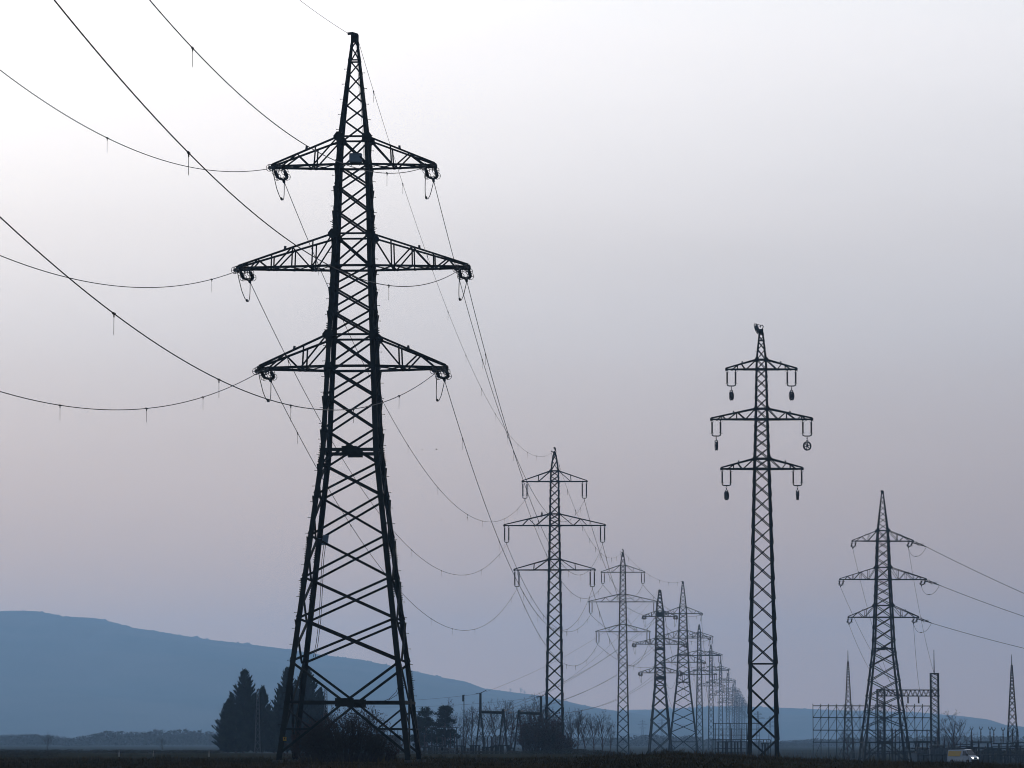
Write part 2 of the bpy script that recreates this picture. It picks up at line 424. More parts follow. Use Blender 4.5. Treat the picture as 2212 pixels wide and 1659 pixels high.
            if level >= 2:
                for fb in (-1, 1):
                    c = P(side, fb, 1, 0); mb = MB(); g_ = A.get('gus', .36)
                    mb.add([c + Vector((side * x, fb * y, z)) for y in (.045, .065) for x, z in ((-1.1 * g_, g_ * .3), (-.5 * g_, g_), (.25 * g_, g_), (.9 * g_, .05), (.9 * g_, -.5 * g_), (.1 * g_, -g_), (-1.1 * g_, -.8 * g_))],
                           [(0, 1, 2, 3, 4, 5, 6), (13, 12, 11, 10, 9, 8, 7)] + [(i, (i + 1) % 7, 7 + (i + 1) % 7, 7 + i) for i in range(7)])
                    build('gusset_plate', mb, mt, arm)
                mb = MB(); c = P(side, -1, 1, .5 if li == 1 else .48)
                mb.bar(c, c + Vector((-.04 * side, 0, .26)), .13, .16)
                if A.get('plates', 1): build('number_plate', mb, M['wheel'], arm)
        if jn.v: o = build('bracing', jn, mt, arm); o['kind'] = 'stuff'
        # insulator sets
        for side in (-1, 1):
            s_ = 'L' if side < 0 else 'R'
            if kind == 'tension':
                ends = {}
                for io, fb in (('in', -1), ('out', 1)):
                    dvec = A.get(io + s_, A.get(io))
                    if dvec is None: continue
                    dvec = Vector(dvec).normalized()
                    ym = MB(); base_pts = []
                    for xo in (.05, .75):
                        p = Vector((side * (L - xo), fb * (tipd + .1), zb - .1))
                        q = p + dvec * .3
                        hb = MB(); hb.bar(p, q, .08); build('hanger', hb, M['steel2'], arm); link('insulator', INS_T if level >= 2 else INS_T2, arm, q, aim(dvec))
                        base_pts.append(q + dvec * 1.75)
                    e = (base_pts[0] + base_pts[1]) / 2 + dvec * .5
                    ym.bar(base_pts[0], base_pts[1], .07); ym.bar(base_pts[0], e, .11); ym.bar(base_pts[1], e, .11)
                    ym.bar(e, e + dvec * .45, .17)
                    build('yoke', ym, M['steel2'], arm)
                    ends[io] = e + dvec * .45; att[(li, s_, io)] = rot @ ends[io]
                if len(ends) == 2:
                    a, b = ends['in'], ends['out']; drop = 1.75; pts = []
                    for i in range(25):
                        t = i / 24
                        p = a.lerp(b, t); p.z -= drop * (1 - abs(2 * t - 1) ** 2.6) + .02 * math.sin(t * 40)
                        p.x += -.25 * side * (1 - abs(2 * t - 1) ** 2)
                        pts.append(p)
                    mb = MB(); mb.tube(pts, .03, 5); mb.bar(pts[11], pts[13], .13); build('jumper_cable', mb, M['wire'], arm)
            elif kind == 'suspension':
                IM, IL = (INS_S2, 1.62) if A.get('short') else (INS_S, 2.45)
                ym = MB(); sp = .71 if not A.get('short') else 1.02
                xs = [side * (L - .12), side * (L - .12 - sp)]
                for x in xs:
                    hb = MB(); hb.bar((x, 0, zb), (x, 0, zb - .2), .1); build('hanger', hb, M['steel2'], arm); link('insulator', IM, arm, (x, 0, zb - .18 - IL), (0, 0, math.pi if (x == xs[0]) == (side > 0) else 0))
                zl = zb - .18 - IL; xm = sum(xs) / 2
                ym.tube([(xs[0], 0, zl + .05), (xs[0], 0, zl - .12), (lerp(xs[0], xm, .4), 0, zl - .22), (lerp(xs[1], xm, .4), 0, zl - .22), (xs[1], 0, zl - .12), (xs[1], 0, zl + .05)], .075, 5)
                ym.bar((xm, 0, zl - .2), (xm, 0, zl - .42), .05); ym.ring((xm, 0, zl - .48), (0, 1, 0), .08, .025, 8)
                ym.bar((xm, -.22, zl - .58), (xm, .22, zl - .58), .1)
                build('yoke', ym, M['steel2'], arm)
                att[(li, s_, 'in')] = att[(li, s_, 'out')] = rot @ Vector((xm, 0, zl - .58))
    if joined.v: o = build('bracing', joined, mt, root); o['kind'] = 'stuff'
    return root, att

# --- the tension tower type (heights read off the nearest pylon)
D1 = 256.0
h = lambda y: zat(y, D1)
TN = [h(y) for y in (1428, 1337, 1249, 1159, 1071, 1002, 928, 856, 793, 725, 672, 621, 576, 508, 456, 403, 358, 298, 259, 225, 191, 158, 130, 100, 82)]
TPROF = [(0, 9.5), (h(974), 4.15), (h(793), 3.62), (h(576), 2.95), (h(358), 2.42), (h(298), 2.15), (h(130), .86), (h(76), .42)]
TLEG = [(0, .39), (h(974), .37), (h(576), .32), (h(358), .27), (h(298), .23), (h(76), .14)]
TBR = [(0, .175), (h(974), .16), (h(576), .14), (h(298), .13), (h(76), .09)]
web_s = [(0, .36), (.34, .34), (.62, .42), (.62, .85)]
web_l = [(0, .2), (.205, .205), (.42, .23), (.42, .42), (.43, .61), (.64, .64), (.79, .68), (.79, .86)]
def tarms(dout=(0, 1, -.15), din=(0, -1, -.18)):
    return [dict(zb=h(358), zt=h(298), L=5.92, web=web_s, **{'in': din, 'out': dout}),
            dict(zb=h(577), zt=h(508), L=8.38, web=web_l, **{'in': din, 'out': dout}),
            dict(zb=h(794), zt=h(726), L=6.78, web=web_s, cw=.18, **{'in': din, 'out': dout})]
BASE = (h(1428), h(1516))
YAW = math.radians(-3.4)
X1 = -11.5
p1, a1 = tower('tall wide-legged lattice pylon nearest the camera, with a bush between its feet', X1, D1, YAW, -.08, TPROF, TN, tarms(), TLEG, TBR, 2, 'tension', M['steel'], base=BASE, waist=h(974), zfoot=.05, lace=h(298), hz=(h(130),))
# cabinets, warning sign and down cables of the nearest pylon
inv = (Matrix.Translation((X1, D1, -.08)) @ Matrix.Rotation(YAW, 4, 'Z')).inverted()
def loc1(px, py, D=D1): return inv @ at(px, py, D)
mb = MB(); c = loc1(767.5, 342, D1 - 1.0); mb.box(c.x - .45, c.x + .45, c.y - .2, c.y + .2, c.z - .3, c.z + .3); mb.box(c.x - .4, c.x + .4, c.y - .22, c.y + .22, c.z + .3, c.z + .33)
mb.bar((c.x - .3, c.y, c.z - .3), (c.x - .3, c.y, c.z - .55), .06); mb.bar((c.x + .3, c.y, c.z - .3), (c.x + .3, c.y, c.z - .55), .06)
o = build('cabinet', mb, M['box'], p1); o['label'] = 'blue grey cabinet at the top crossarm'
mb = MB(); c = loc1(703, 1167, D1 - 2.0); mb.add([c + Vector(p) for p in ((-.24, -.15, -.36), (.16, -.15, -.36), (.16, .15, -.36), (-.24, .15, -.36), (-.14, -.15, .36), (.26, -.15, .36), (.26, .15, .36), (-.14, .15, .36))], [(3, 2, 1, 0), (4, 5, 6, 7), (0, 1, 5, 4), (1, 2, 6, 5), (2, 3, 7, 6), (3, 0, 4, 7)])
mb.bar(c + Vector((-.3, .1, .1)), c + Vector((-.8, .2, .1)), .06)
o = build('cabinet', mb, M['box'], p1); o['label'] = 'blue grey junction box on the left leg'
mb = MB()
pts = [loc1(*q, D1 - 2.0) for q in ((700, 1178), (696, 1210), (694, 1260), (690, 1340), (684, 1390), (678, 1420))]
mb.tube(pts, .022, 4); mb.tube([p + Vector((.13, 0, 0)) for p in pts], .022, 4); build('down_cable', mb, M['plastic'], p1)
mb = MB(); mb.tube([loc1(x, y) for x, y in ((767, 95), (772, 150), (778, 210), (782, 290), (789, 400), (795, 560), (800, 760), (806, 920), (812, 1000), (826, 1090), (845, 1240), (862, 1420))], .016, 4)
mb.tube([loc1(x, y) for x, y in ((770, 120), (774, 190), (783, 260), (787, 340), (791, 440), (797, 600), (801, 780), (808, 960))], .014, 4); build('down_cable', mb, M['plastic'], p1)
mb = MB(); mb.tube([loc1(x, y) for x, y in ((868, 1445), (866, 1470), (857, 1495), (842, 1510), (832, 1514))], .02, 4); mb.tube([loc1(x, y) for x, y in ((869, 1450), (868, 1480), (858, 1502), (840, 1513))], .02, 4); build('down_cable', mb, M['plastic'], p1)
c = loc1(617, 1597, D1 - 4.9); mb = MB(); mb.box(c.x - .12, c.x + .12, c.y - .2, c.y - .17, c.z - .14, c.z + .14); sg = build('warning_sign', mb, M['sign'], p1); sg['label'] = 'small yellow warning sign'
mb = MB(); mb.add([(c.x + x, c.y - .205, c.z + z) for x, z in ((-.02, .1), (.05, .1), (.01, .02), (.06, .02), (-.03, -.12), (-.005, -.01), (-.06, -.01))], [(0, 6, 5, 2, 1), (5, 4, 3, 2)]); build('flash_mark', mb, M['signb'], sg)
# bolt rows on the splices of the legs
mb = MB()
for k in range(9): mb.bar((0, 0, k * .16), (.09, 0, k * .16), .07)
BOLT = mb.mesh('bolt_row', M['steel'])
for z in (h(1516) + 1.0, h(1290), h(1190) - .6, h(1000), h(725) - .5, h(508) - .3):
    w = interp(z, TPROF) / 2; w2 = interp(z + 1, TPROF) / 2; tilt = math.atan(w - w2)
    for sx, sy in ((-1, -1), (1, 1), (-1, 1), (1, -1)):
        link('bolt_row', BOLT, p1, (sx * w, sy * (w - .15), z), (0, -tilt, 0) if sx > 0 else (0, -tilt, math.pi))

# --- suspension tower type (second pylon)
D2 = 607.0
h2 = lambda y: zat(y, D2) + .95
SPROF = [(0, 3.15), (h2(1231), 2.05), (h2(1134), 1.72), (h2(1040), 1.46), (h2(1017), 1.36), (h2(978), .42)]
def auto_nodes(z0, z1, prof, ratio):
    zs = [z0]; 
    while zs[-1] < z1 - .2: zs.append(zs[-1] + interp(zs[-1], prof) * ratio)
    k = (z1 - z0) / (zs[-1] - z0); zs = [z0 + (z - z0) * k for z in zs]
    return zs
def susp_nodes(prof, zz, r0, r1, r2):
    out = []
    for i, (a, b) in enumerate(zip(zz, zz[1:])):
        seg = auto_nodes(a, b, prof, r0 if i == 0 else (r2 if i == len(zz) - 2 else r1))
        out += seg if not out else seg[1:]
    return out
SN = susp_nodes(SPROF, [.1, h2(1231), h2(1208), h2(1134), h2(1110), h2(1040), h2(1017), h2(982)], .9, .95, 1.15)
SLEG = [(0, .26), (h2(1231), .23), (h2(978), .15)]; SBR = [(0, .15), (h2(1231), .13), (h2(978), .1)]
sw_s = [(0, .42), (.42, .43)]; sw_l = [(0, .3), (.46, .3), (.46, .6)]
SARMS = [dict(zb=h2(1040), zt=h2(1017), L=5.55, web=sw_s, cw=.15, tipd=.22, gus=.24, plates=0), dict(zb=h2(1135), zt=h2(1110), L=8.65, web=sw_l, cw=.17, tipd=.22, gus=.24, plates=0), dict(zb=h2(1231), zt=h2(1208), L=6.9, web=sw_s, cw=.16, tipd=.22, gus=.24, plates=0)]
Xp2 = xat(1199, D2)
p2, a2 = tower('slim lattice pylon with a bird on its middle crossarm, dark bush at its foot', Xp2, D2, YAW, -.95, SPROF, SN, SARMS, SLEG, SBR, 2, 'suspension', M['steel'], hz=(h2(1017), h2(1110), h2(1208)), zfoot=.02)
mb = MB(); zt_ = h2(978); mb.ring((-.25, 0, zt_ + .55), (0, 1, 0), .42, .1, 14, .62, .3); mb.bar((-.2, 0, zt_ + .9), (.3, 0, zt_ + .2), .12); HOOK = mb.mesh('earth_wire_bracket', M['steel'])
link('earth_wire_bracket', HOOK, p2)

D3 = 905.0
p3, a3 = tower('slim lattice pylon just left of the two wide-legged pylons in the distance', xat(1347, D3), D3, YAW, ground(xat(1347, D3), D3), SPROF, SN, SARMS, [(0, .28), (50, .19)], [(0, .16), (50, .13)], 1, 'suspension', M['steel'], hz=(h2(1017), h2(1110), h2(1208)))
link('earth_wire_bracket', HOOK, p3)
D4 = 1085.0
p4, a4 = tower('wide-legged lattice pylon with folded insulators, right one of the distant pair', xat(1477, D4), D4, YAW, ground(xat(1477, D4), D4), TPROF, TN, tarms((0, 1, -.13), (0, -1, -.13)), [(a, b * 1.15) for a, b in TLEG], [(a, b * 1.2) for a, b in TBR], 1, 'tension', M['steel'], base=BASE, waist=h(974), zfoot=.05, lace=h(298), hz=(h(130),))

# --- the row running on into the haze: copies of the third pylon
row = [(1512, 1440), (1537, 1740), (1558, 2090), (1573, 2470), (1585, 2900), (1589, 3080), (1593.5, 3300), (1597, 3480), (1600.5, 3700), (1604, 3900), (1607, 4150), (1611, 4450)]
rowp = []
RARMS = [dict(A, cw=A['cw'] * 1.7) for A in SARMS]
pr0, ar0 = tower('x', 0, 1440, YAW, 0, SPROF, auto_nodes(.1, h2(982), SPROF, 1.05), RARMS, [(0, .46), (50, .32)], [(0, .24), (50, .19)], 1, 'suspension', M['steel'], hz=(h2(1017), h2(1110), h2(1208)))
for i, (px, D) in enumerate(row):
    o = pr0 if i == 0 else copy_tree(pr0); x = xat(px, D); o.location = (x, D, ground(x, D)); rowp.append(o)
    tag(o, f'hazy slim pylon, {ORD[i]} beyond the wide-legged pair in the receding row', 'pylon', 'pylons of the row fading into the haze')
def shift(att, src, dst):
    return {k: v - Vector(src) + Vector(dst) for k, v in att.items()}
row_att = [shift(ar0, (0, 1440, 0), o.location) for o in rowp]

# --- the tall pylon on the right with stringing pulleys
D5 = 430.0; X5 = xat(1649.5, D5); g5 = ground(X5, D5); h5 = lambda y: zat(y, D5) - g5
QPROF = [(0, 3.62), (h5(1433), 3.3), (h5(1012), 1.95), (h5(905), 1.56), (h5(797), 1.28), (h5(776), 1.2), (h5(712), .4)]
QN = susp_nodes(QPROF, [.05, h5(1433), h5(1012), h5(990), h5(905), h5(882), h5(797), h5(776), h5(716)], .92, .85, 1.05)
qs = [(0, .33), (.5, .36), (.62, .62), (.58, .8)]; ql = [(0, .22), (.4, .22), (.42, .42), (.42, .62), (.75, .66), (.76, .76), (.75, .86)]
QARMS = [dict(zb=h5(797), zt=h5(776), L=4.27, web=qs, cw=.17, tipd=.2, short=1, gus=.26), dict(zb=h5(905), zt=h5(882), L=6.12, web=ql, cw=.18, tipd=.2, short=1, gus=.26), dict(zb=h5(1012), zt=h5(990), L=4.92, web=qs, cw=.18, tipd=.2, short=1, gus=.26)]
p5, a5 = tower('tall slim lattice pylon without wires, pulleys hanging from its insulators', X5, D5, math.radians(-1.5), g5, QPROF, QN, QARMS, [(0, .36), (h5(1012), .25), (h5(712), .13)], [(0, .14), (h5(1012), .11), (h5(712), .075)], 2, 'suspension', M['steel'], hz=(h5(1433), h5(990), h5(882), h5(776), h5(735)))
def pulley_mesh(Rr, th):
    mb = MB()
    for y in (-th / 2, th / 2):
        mb.ring((0, y, 0), (0, 1, 0), Rr, .05, 22)
    mb.ring((0, 0, 0), (0, 1, 0), Rr * .9, .07, 22); mb.ring((0, 0, 0), (0, 1, 0), .1, .09, 8)
    for k in range(6):
        a = k * math.pi / 3 + .3; mb.bar((0, 0, 0), (math.cos(a) * Rr * .9, 0, math.sin(a) * Rr * .9), .08, .08, Vector((0, 1, 0)))
    return mb
PM = pulley_mesh(.52, .2)
PULL = PM.mesh('sheave', M['wheel'])
mb = MB()
for y in (-.17, .17):
    mb.bar((0, y, 0), (0, y, .66), .06)
mb.bar((0, -.2, .66), (0, .2, .66), .06); mb.bar((0, -.2, 0), (0, .2, 0), .1); mb.bar((0, 0, .66), (0, 0, .82), .06)
FRM = mb.mesh('pulley_frame', M['wheel'])
ang = {(0, 'L'): 68, (0, 'R'): 62, (1, 'L'): 78, (1, 'R'): 32, (2, 'L'): 67, (2, 'R'): 89}
lev = ['upper', 'middle', 'lower']
for (li, s_), a in ang.items():
    q = a5[(li, s_, 'in')]
    e = empty('pulley', q - Vector((0, 0, .85)), math.radians(a)); link('sheave', PULL, e); link('frame', FRM, e)
    tag(e, f'spoked stringing pulley hanging below the {lev[li]} {"left" if s_ == "L" else "right"} arm of the wireless pylon', 'pulley', 'pulleys on the wireless pylon')
q = Vector((X5, D5, g5 + h5(712)))
mb = MB(); mb.tube([(.0, 0, 0), (.18, 0, .2), (.26, 0, .42), (.14, 0, .6), (-.1, 0, .58), (-.06, 0, .36)], .06, 5); mb.bar((-.05, 0, .58), (-.72, 0, .76), .07); mb.bar((-.05, 0, .3), (-.72, 0, .76), .04); build('earth_wire_bracket', mb, M['steel'], p5, loc=(0, 0, h5(712)))
e = empty('pulley', q + Vector((-.5, 0, .08)), math.radians(66)); e.rotation_euler = (Matrix.Rotation(math.radians(-20), 4, 'Y') @ Matrix.Rotation(math.radians(70), 4, 'Z')).to_euler(); link('sheave', PULL, e); link('frame', FRM, e)
tag(e, 'stringing pulley hung from the bracket on top of the wireless pylon', 'pulley')

# --- tension pylon on the far right
D6 = 690.0; X6 = xat(1911, D6); g6 = ground(X6, D6)
dr = (1, -.08, -.36)
arms6 = tarms((0.02, 1, -.45), None)
for A in arms6: A['inR'] = dr; A['in'] = None; A['outR'] = (-.05, 1, -.35)
p6, a6 = tower('wide-legged lattice pylon on the right in front of the scaffold grid', X6, D6, math.radians(1), g6, TPROF, TN, arms6, [(a, b * 1.02) for a, b in TLEG], TBR, 2, 'tension', M['steel2'], base=BASE, waist=h(974), zfoot=.05, lace=h(298), hz=(h(130),))

# --- shorter branch pylon left of the distant pair
D7 = 925.0; X7 = xat(1427, D7); g7 = ground(X7, D7); h7 = lambda y: zat(y, D7) - g7
BPROF = [(0, 6.4), (h7(1480), 2.95), (h7(1453), 2.75), (h7(1391), 2.45), (h7(1331), 2.05), (h7(1318), 1.9), (h7(1275), .6)]
BN = susp_nodes(BPROF, [.4, h7(1480), h7(1453), h7(1440), h7(1391), h7(1377), h7(1331), h7(1318), h7(1277)], .8, .9, .85)
BARMS = [dict(zb=h7(1331), zt=h7(1319), L=4.5, web=web_s, **{'in': (0, -1, -.3), 'out': (0, 1, -.2)}), dict(zb=h7(1391), zt=h7(1378), L=7.1, web=web_l, **{'in': (0, -1, -.3), 'out': (0, 1, -.2)}), dict(zb=h7(1453), zt=h7(1441), L=5.5, web=web_s, **{'in': (0, -1, -.3), 'out': (0, 1, -.2)})]
p7, a7 = tower('stocky branch pylon, left one of the distant pair, with lines slanting down leftwards', X7, D7, math.radians(2), g7, BPROF, BN, BARMS, [(0, .38), (h7(1453), .34), (40, .22)], [(0, .2), (40, .15)], 1, 'tension', M['steel'], hz=(h7(1480), h7(1441), h7(1378), h7(1319)))
for y0, y1 in ((1331, 1322), (1468, 1460), (1398, 1404)):
    mb = MB(); w = interp(h7(y0), BPROF) / 2 + .05
    mb.box(-w, w, -w, -w + .3, min(h7(y0), h7(y1)), max(h7(y0), h7(y1))); build('panel_plate', mb, M['steel2'], p7)

# --- far pylons of another line
mb = MB()
def far_pylon(mb):
    Hh = 34
    for sx in (-1, 1):
        for sy in (-1, 1): mb.bar((sx * 2, sy * 2, 0), (sx * .3, sy * .3, Hh), .5)
    for k in range(9):
        w0, w1 = lerp(2, .3, k / 9), lerp(2, .3, (k + 1) / 9)
        for s in (-1, 1): mb.bar((-w0 * s, -w0, Hh * k / 9), (w1 * s, -w1, Hh * (k + 1) / 9), .3)
    return Hh
far_pylon(mb); FP = mb.mesh('mast', M['steel2'])
mb = MB()
mb.bar((-7, 0, 0), (7, 0, 0), .5); mb.bar((-7, 0, .2), (0, 0, 1.8), .35); mb.bar((7, 0, .2), (0, 0, 1.8), .35); FA = mb.mesh('crossarm', M['steel2'])
for px, D, la in ((1389, 5200, 'tiny pale pylon before the hill, left of the branch pylon'), (1431, 4900, 'tiny pale pylon seen through the legs of the branch pylon'), (1638, 3600, 'faint pylon seen behind the left leg of the wireless pylon'), (1664, 4400, 'faint pylon seen between the legs of the wireless pylon')):
    x = xat(px, D); e = empty('pylon', (x, D, ground(x, D))); tag(e, la, 'pylon', 'faint pylons of another line'); link('mast', FP, e)
    for z, s in ((22, .8), (27, 1), (31, .6)): link('crossarm', FA, e, (0, 0, z), None, (s, 1, 1))

# ------------------------------------------------------------------ wires
mb = MB(); mb.bar((0, -.2, 0), (0, .2, 0), .075); mb.bar((0, 0, 0), (0, 0, -.15), .04); mb.bar((0, 0, -.1), (0, 0, -.85), .016); MARK = mb.mesh('bird_marker', M['plastic'])
mb = MB(); mb.bar((0, -.22, 0), (0, .22, 0), .13); mb.bar((0, 0, 0), (0, 0, -.2), .07); mb.bar((0, 0, -.15), (0, 0, -.95), .04); MARK2 = mb.mesh('bird_marker', M['plastic'])
def wire(name, label, pts, r, marks=(), group=None, cat='cable', mk=None):
    org = Vector(pts[0]); mb = MB(); mb.tube([Vector(p) - org for p in pts], r, 5)
    o = build(name, mb, M['wire'], loc=org); tag(o, label, cat, group)
    for t in marks:
        f = t * (len(pts) - 1); i = min(int(f), len(pts) - 2); p = Vector(pts[i]).lerp(Vector(pts[i + 1]), f - i); d = Vector(pts[i + 1]) - Vector(pts[i])
        link('bird_marker', mk or MARK, o, p - org, (R.uniform(-.05, .05), 0, math.atan2(-d.x, d.y)))
    return o
def sag_pts(a, b, s, n=56):
    a, b = Vector(a), Vector(b)
    return [a.lerp(b, i / n) - Vector((0, 0, 4 * s * (i / n) * (1 - i / n))) for i in range(n + 1)]
# the near span: every conductor leaves the nearest pylon towards and past the camera
near = {(0, 'L'): (-7.034, -.19818, .0014552), (0, 'R'): (-4.615, -.20148, .0009626), (1, 'L'): (-6.079, -.20373, .0012433), (1, 'R'): (-4.066, -.18903, .0007887),
        (2, 'L'): (-6.894, -.21412, .0013957), (2, 'R'): (-5.34, -.19854, .0010361)}
near_marks = {(0, 'L'): [(224, 293)], (0, 'R'): [(422, 112), (836, 376)], (1, 'L'): [(450, 607)], (1, 'R'): [(402, 328), (844, 620)],
              (2, 'L'): [(125, 875), (308, 884), (446, 860)], (2, 'R'): [(252, 682), (474, 818), (634, 877), (759, 888), (858, 858)]}
def px_of(P):
    y, z = P.y, P.z - EYE; f = _c * y + _s * z
    return 1106 + F * P.x / f
for (li, s_), (phi, a, b) in near.items():
    p0 = a1[(li, s_, 'in')]; ph = math.radians(phi); pts = []
    for i in range(91):
        s = 215 * i / 90; pts.append(p0 + Vector((math.sin(ph) * s, -math.cos(ph) * s, a * s + b * s * s)))
    mk = []
    for mx, my in near_marks[(li, s_)]:
        k = min(range(80), key=lambda i: abs(px_of(pts[i]) - mx) if pts[i].y > 20 else 1e9); mk.append(k / 90)
    wire('power_cable', f'{lev[li]} {"left" if s_ == "L" else "right"} power cable sweeping overhead from the nearest pylon', pts, .026, mk, 'cables of the near span')
ph = math.radians(-11.856); p0 = a1['earth_in']
wire('earth_wire', 'thin earth wire leaving the tip of the nearest pylon towards the upper left', [p0 + Vector((math.sin(ph) * s, -math.cos(ph) * s, -.04149 * s + .001515 * s * s)) for s in [2 * i for i in range(60)]], .016, [9 / 59, 16 / 59])
# following spans
names = ['nearest pylon', 'pylon with the bird', 'next slim pylon', 'wide distant pylon'] + [f'{ORD[i]} hazy pylon' for i in range(8)]
atts = [a1, a2, a3, a4] + row_att
for i in range(7):
    A, B = atts[i], atts[i + 1]
    for li in range(3):
        for s_ in 'LR':
            a, b = A[(li, s_, 'out')], B[(li, s_, 'in')]
            Ls = (b - a).length; sag = 12.0 * (Ls / 348) ** 2
            n = max(0, int(Ls / 42)) if i < 3 else 0
            mk = [(k + .35 + .3 * R.random()) / n for k in range(n)]
            wire('power_cable', f'{lev[li]} {"left" if s_ == "L" else "right"} cable from the {names[i]} to the {names[i + 1]}', sag_pts(a, b, sag), [.026, .038, .045, .045, .045, .05, .05][i], mk, 'cables of the pylon row', mk=MARK2 if i else MARK)
    a, b = A['earth_out'], B['earth_in']; Ls = (b - a).length
    n = int(Ls / 26) if i < 3 else 0
    wire('earth_wire', f'thin earth wire from the {names[i]} to the {names[i + 1]}', sag_pts(a, b, 10.5 * (Ls / 348) ** 2), .016 if i == 0 else .024, [(k + .5) / n for k in range(n)], 'earth wires of the pylon row', mk=MARK2 if i else MARK)
# right-hand pylon: three lines slanting out of the frame, and droppers to the gantry behind
for li, (ex, ey) in enumerate(((2520, 1402), (2520, 1417), (2520, 1457))):
    wire('power_cable', f'{lev[li]} cable slanting from the right-hand pylon out past the right edge', sag_pts(a6[(li, 'R', 'in')], at(ex, ey, D6 - 4), .9, 24), .048, (), 'cables of the right-hand pylon')
DG = 740.0
for (li, s_), (ex, ey) in {(0, 'L'): (1935, 1502), (1, 'L'): (1950, 1502), (2, 'L'): (1925, 1502), (0, 'R'): (2019, 1454), (2, 'R'): (1988, 1489)}.items():
    wire('power_cable', f'cable dropping from the right-hand pylon {lev[li]} {"left" if s_ == "L" else "right"} arm to the gantry', sag_pts(a6[(li, s_, 'out')], at(ex, ey, DG), 2.0, 24), .028, (), 'cables down to the right gantry')

# ------------------------------------------------------------------ small lattice structures
def lattice_mast(name, label, cat, X, D, z0, prof, leg, br, mt, spike=0, rungs=False, ratio=1.0):
    e = empty(name, (X, D, z0)); tag(e, label, cat)
    W = lambda z: interp(z, prof); top = prof[-1][0]
    for sx in (-1, 1):
        for sy in (-1, 1):
            mb = MB(); mb.tube([(sx * w / 2, sy * w / 2, z) for z, w in prof], leg / 2, 4); build('leg', mb, mt, e)
    mb = MB(); zs = auto_nodes(0, top, prof, ratio)
    for z0_, z1_ in zip(zs, zs[1:]):
        a, b = W(z0_) / 2, W(z1_) / 2
        for s in (-1, 1):
            mb.bar((-a * s, -a, z0_), (b * s, -b, z1_), br); mb.bar((-a * s, a, z0_), (b * s, b, z1_), br)
            mb.bar((-a, -a * s, z0_), (-b, b * s, z1_), br); mb.bar((a, -a * s, z0_), (b, b * s, z1_), br)
    o = build('bracing', mb, mt, e); o['kind'] = 'stuff'
    if rungs:
        mb = MB(); z = 2
        while z < top: mb.bar((-W(z) / 2 - .18, -W(z) / 2, z), (-W(z) / 2, -W(z) / 2, z), .06); mb.bar((W(z) / 2, W(z) / 2, z + .2), (W(z) / 2 + .14, W(z) / 2, z + .2), .05); z += .55
        o = build('step_bolts', mb, mt, e); o['kind'] = 'stuff'
    if spike:
        mb = MB(); mb.tube([(0, 0, top - .2), (0, 0, top + spike * .5), (0, 0, top + spike)], [.1, .08, .05], 6); build('lightning_rod', mb, mt, e)
    return e
def mast_px(label, px, D, ytop, yrod, wtop, wbase, leg, br, name='lightning_mast', rungs=True, ratio=1.0):
    b = gp(px, D); hh = zat(ytop, D) - b.z
    return lattice_mast(name, label, 'mast', b.x, D, b.z, [(0, wbase), (hh * .5, lerp(wbase, wtop, .52)), (hh, wtop)], leg, br, M['steel2'], zat(yrod, D) - zat(ytop, D), rungs, ratio)
mast_px('slender pointed lattice mast with a rod, left of the right-hand pylon', 1833.5, 735, 1428, 1404, .25, 2.3, .13, .08)
mast_px('slender pointed lattice mast with a rod near the right edge', 2187.5, 735, 1435, 1412, .25, 2.6, .15, .09, rungs=False)
# right gantry: two columns and a truss beam with hanging insulators
e = empty('gantry', gp(1962, DG)); tag(e, 'lattice gantry portal behind the right-hand pylon, two insulators under its beam', 'gantry')
zb = e.location.z; xo = e.location.x
def sub_column(px, ytop, w):
    c = MB(); x = xat(px, DG) - xo; top = zat(ytop, DG) - zb; hs = w / 2
    for sx in (-1, 1):
        for sy in (-1, 1): c.bar((x + sx * hs, sy * hs, 0), (x + sx * hs, sy * hs, top), .17)
    zz = 0
    while zz < top - .5:
        for s in (-1, 1):
            c.bar((x - hs * s, -hs, zz), (x + hs * s, -hs, min(zz + w * .72, top)), .09); c.bar((x - hs * s, hs, zz + .3), (x + hs * s, hs, min(zz + .3 + w * .72, top)), .09)
            c.bar((x + hs * s, -hs, zz), (x + hs * s, hs, min(zz + w * .72, top)), .08)
        zz += w * .72
    c.bar((x - hs - .1, -hs, top), (x + hs + .1, -hs, top), .16); c.bar((x - hs - .1, hs, top), (x + hs + .1, hs, top), .16)
    return build('column', c, M['steel2'], e)
sub_column(2020, 1453, 1.55); sub_column(1904, 1488, 1.5)
mb = MB(); z0, z1 = zat(1502, DG) - zb, zat(1489, DG) - zb; xa, xb = xat(1897, DG) - xo, xat(2030, DG) - xo
for y in (-.7, .7):
    for z in (z0, z1): mb.bar((xa, y, z), (xb, y, z), .2)
    n = 14
    for k in range(n):
        xl, xm, xr = lerp(xa, xb, k / n), lerp(xa, xb, (k + .5) / n), lerp(xa, xb, (k + 1) / n)
        mb.bar((xl, y, z0), (xm, y, z1), .09); mb.bar((xm, y, z1), (xr, y, z0), .09)
build('truss_beam', mb, M['steel2'], e)
mb = MB(); x = xat(2019.5, DG) - xo; mb.tube([(x, 0, zat(1453, DG) - zb), (x, 0, zat(1402, DG) - zb)], [.12, .06], 6); build('lightning_rod', mb, M['steel2'], e)
INS_H = insulator_mesh(1.5, .22, 9, 0, M['porcelain'], 7)
for px in (1962.5, 1985.5): link('insulator', INS_H, e, (xat(px, DG) - xo, 0, z0 - 1.55))

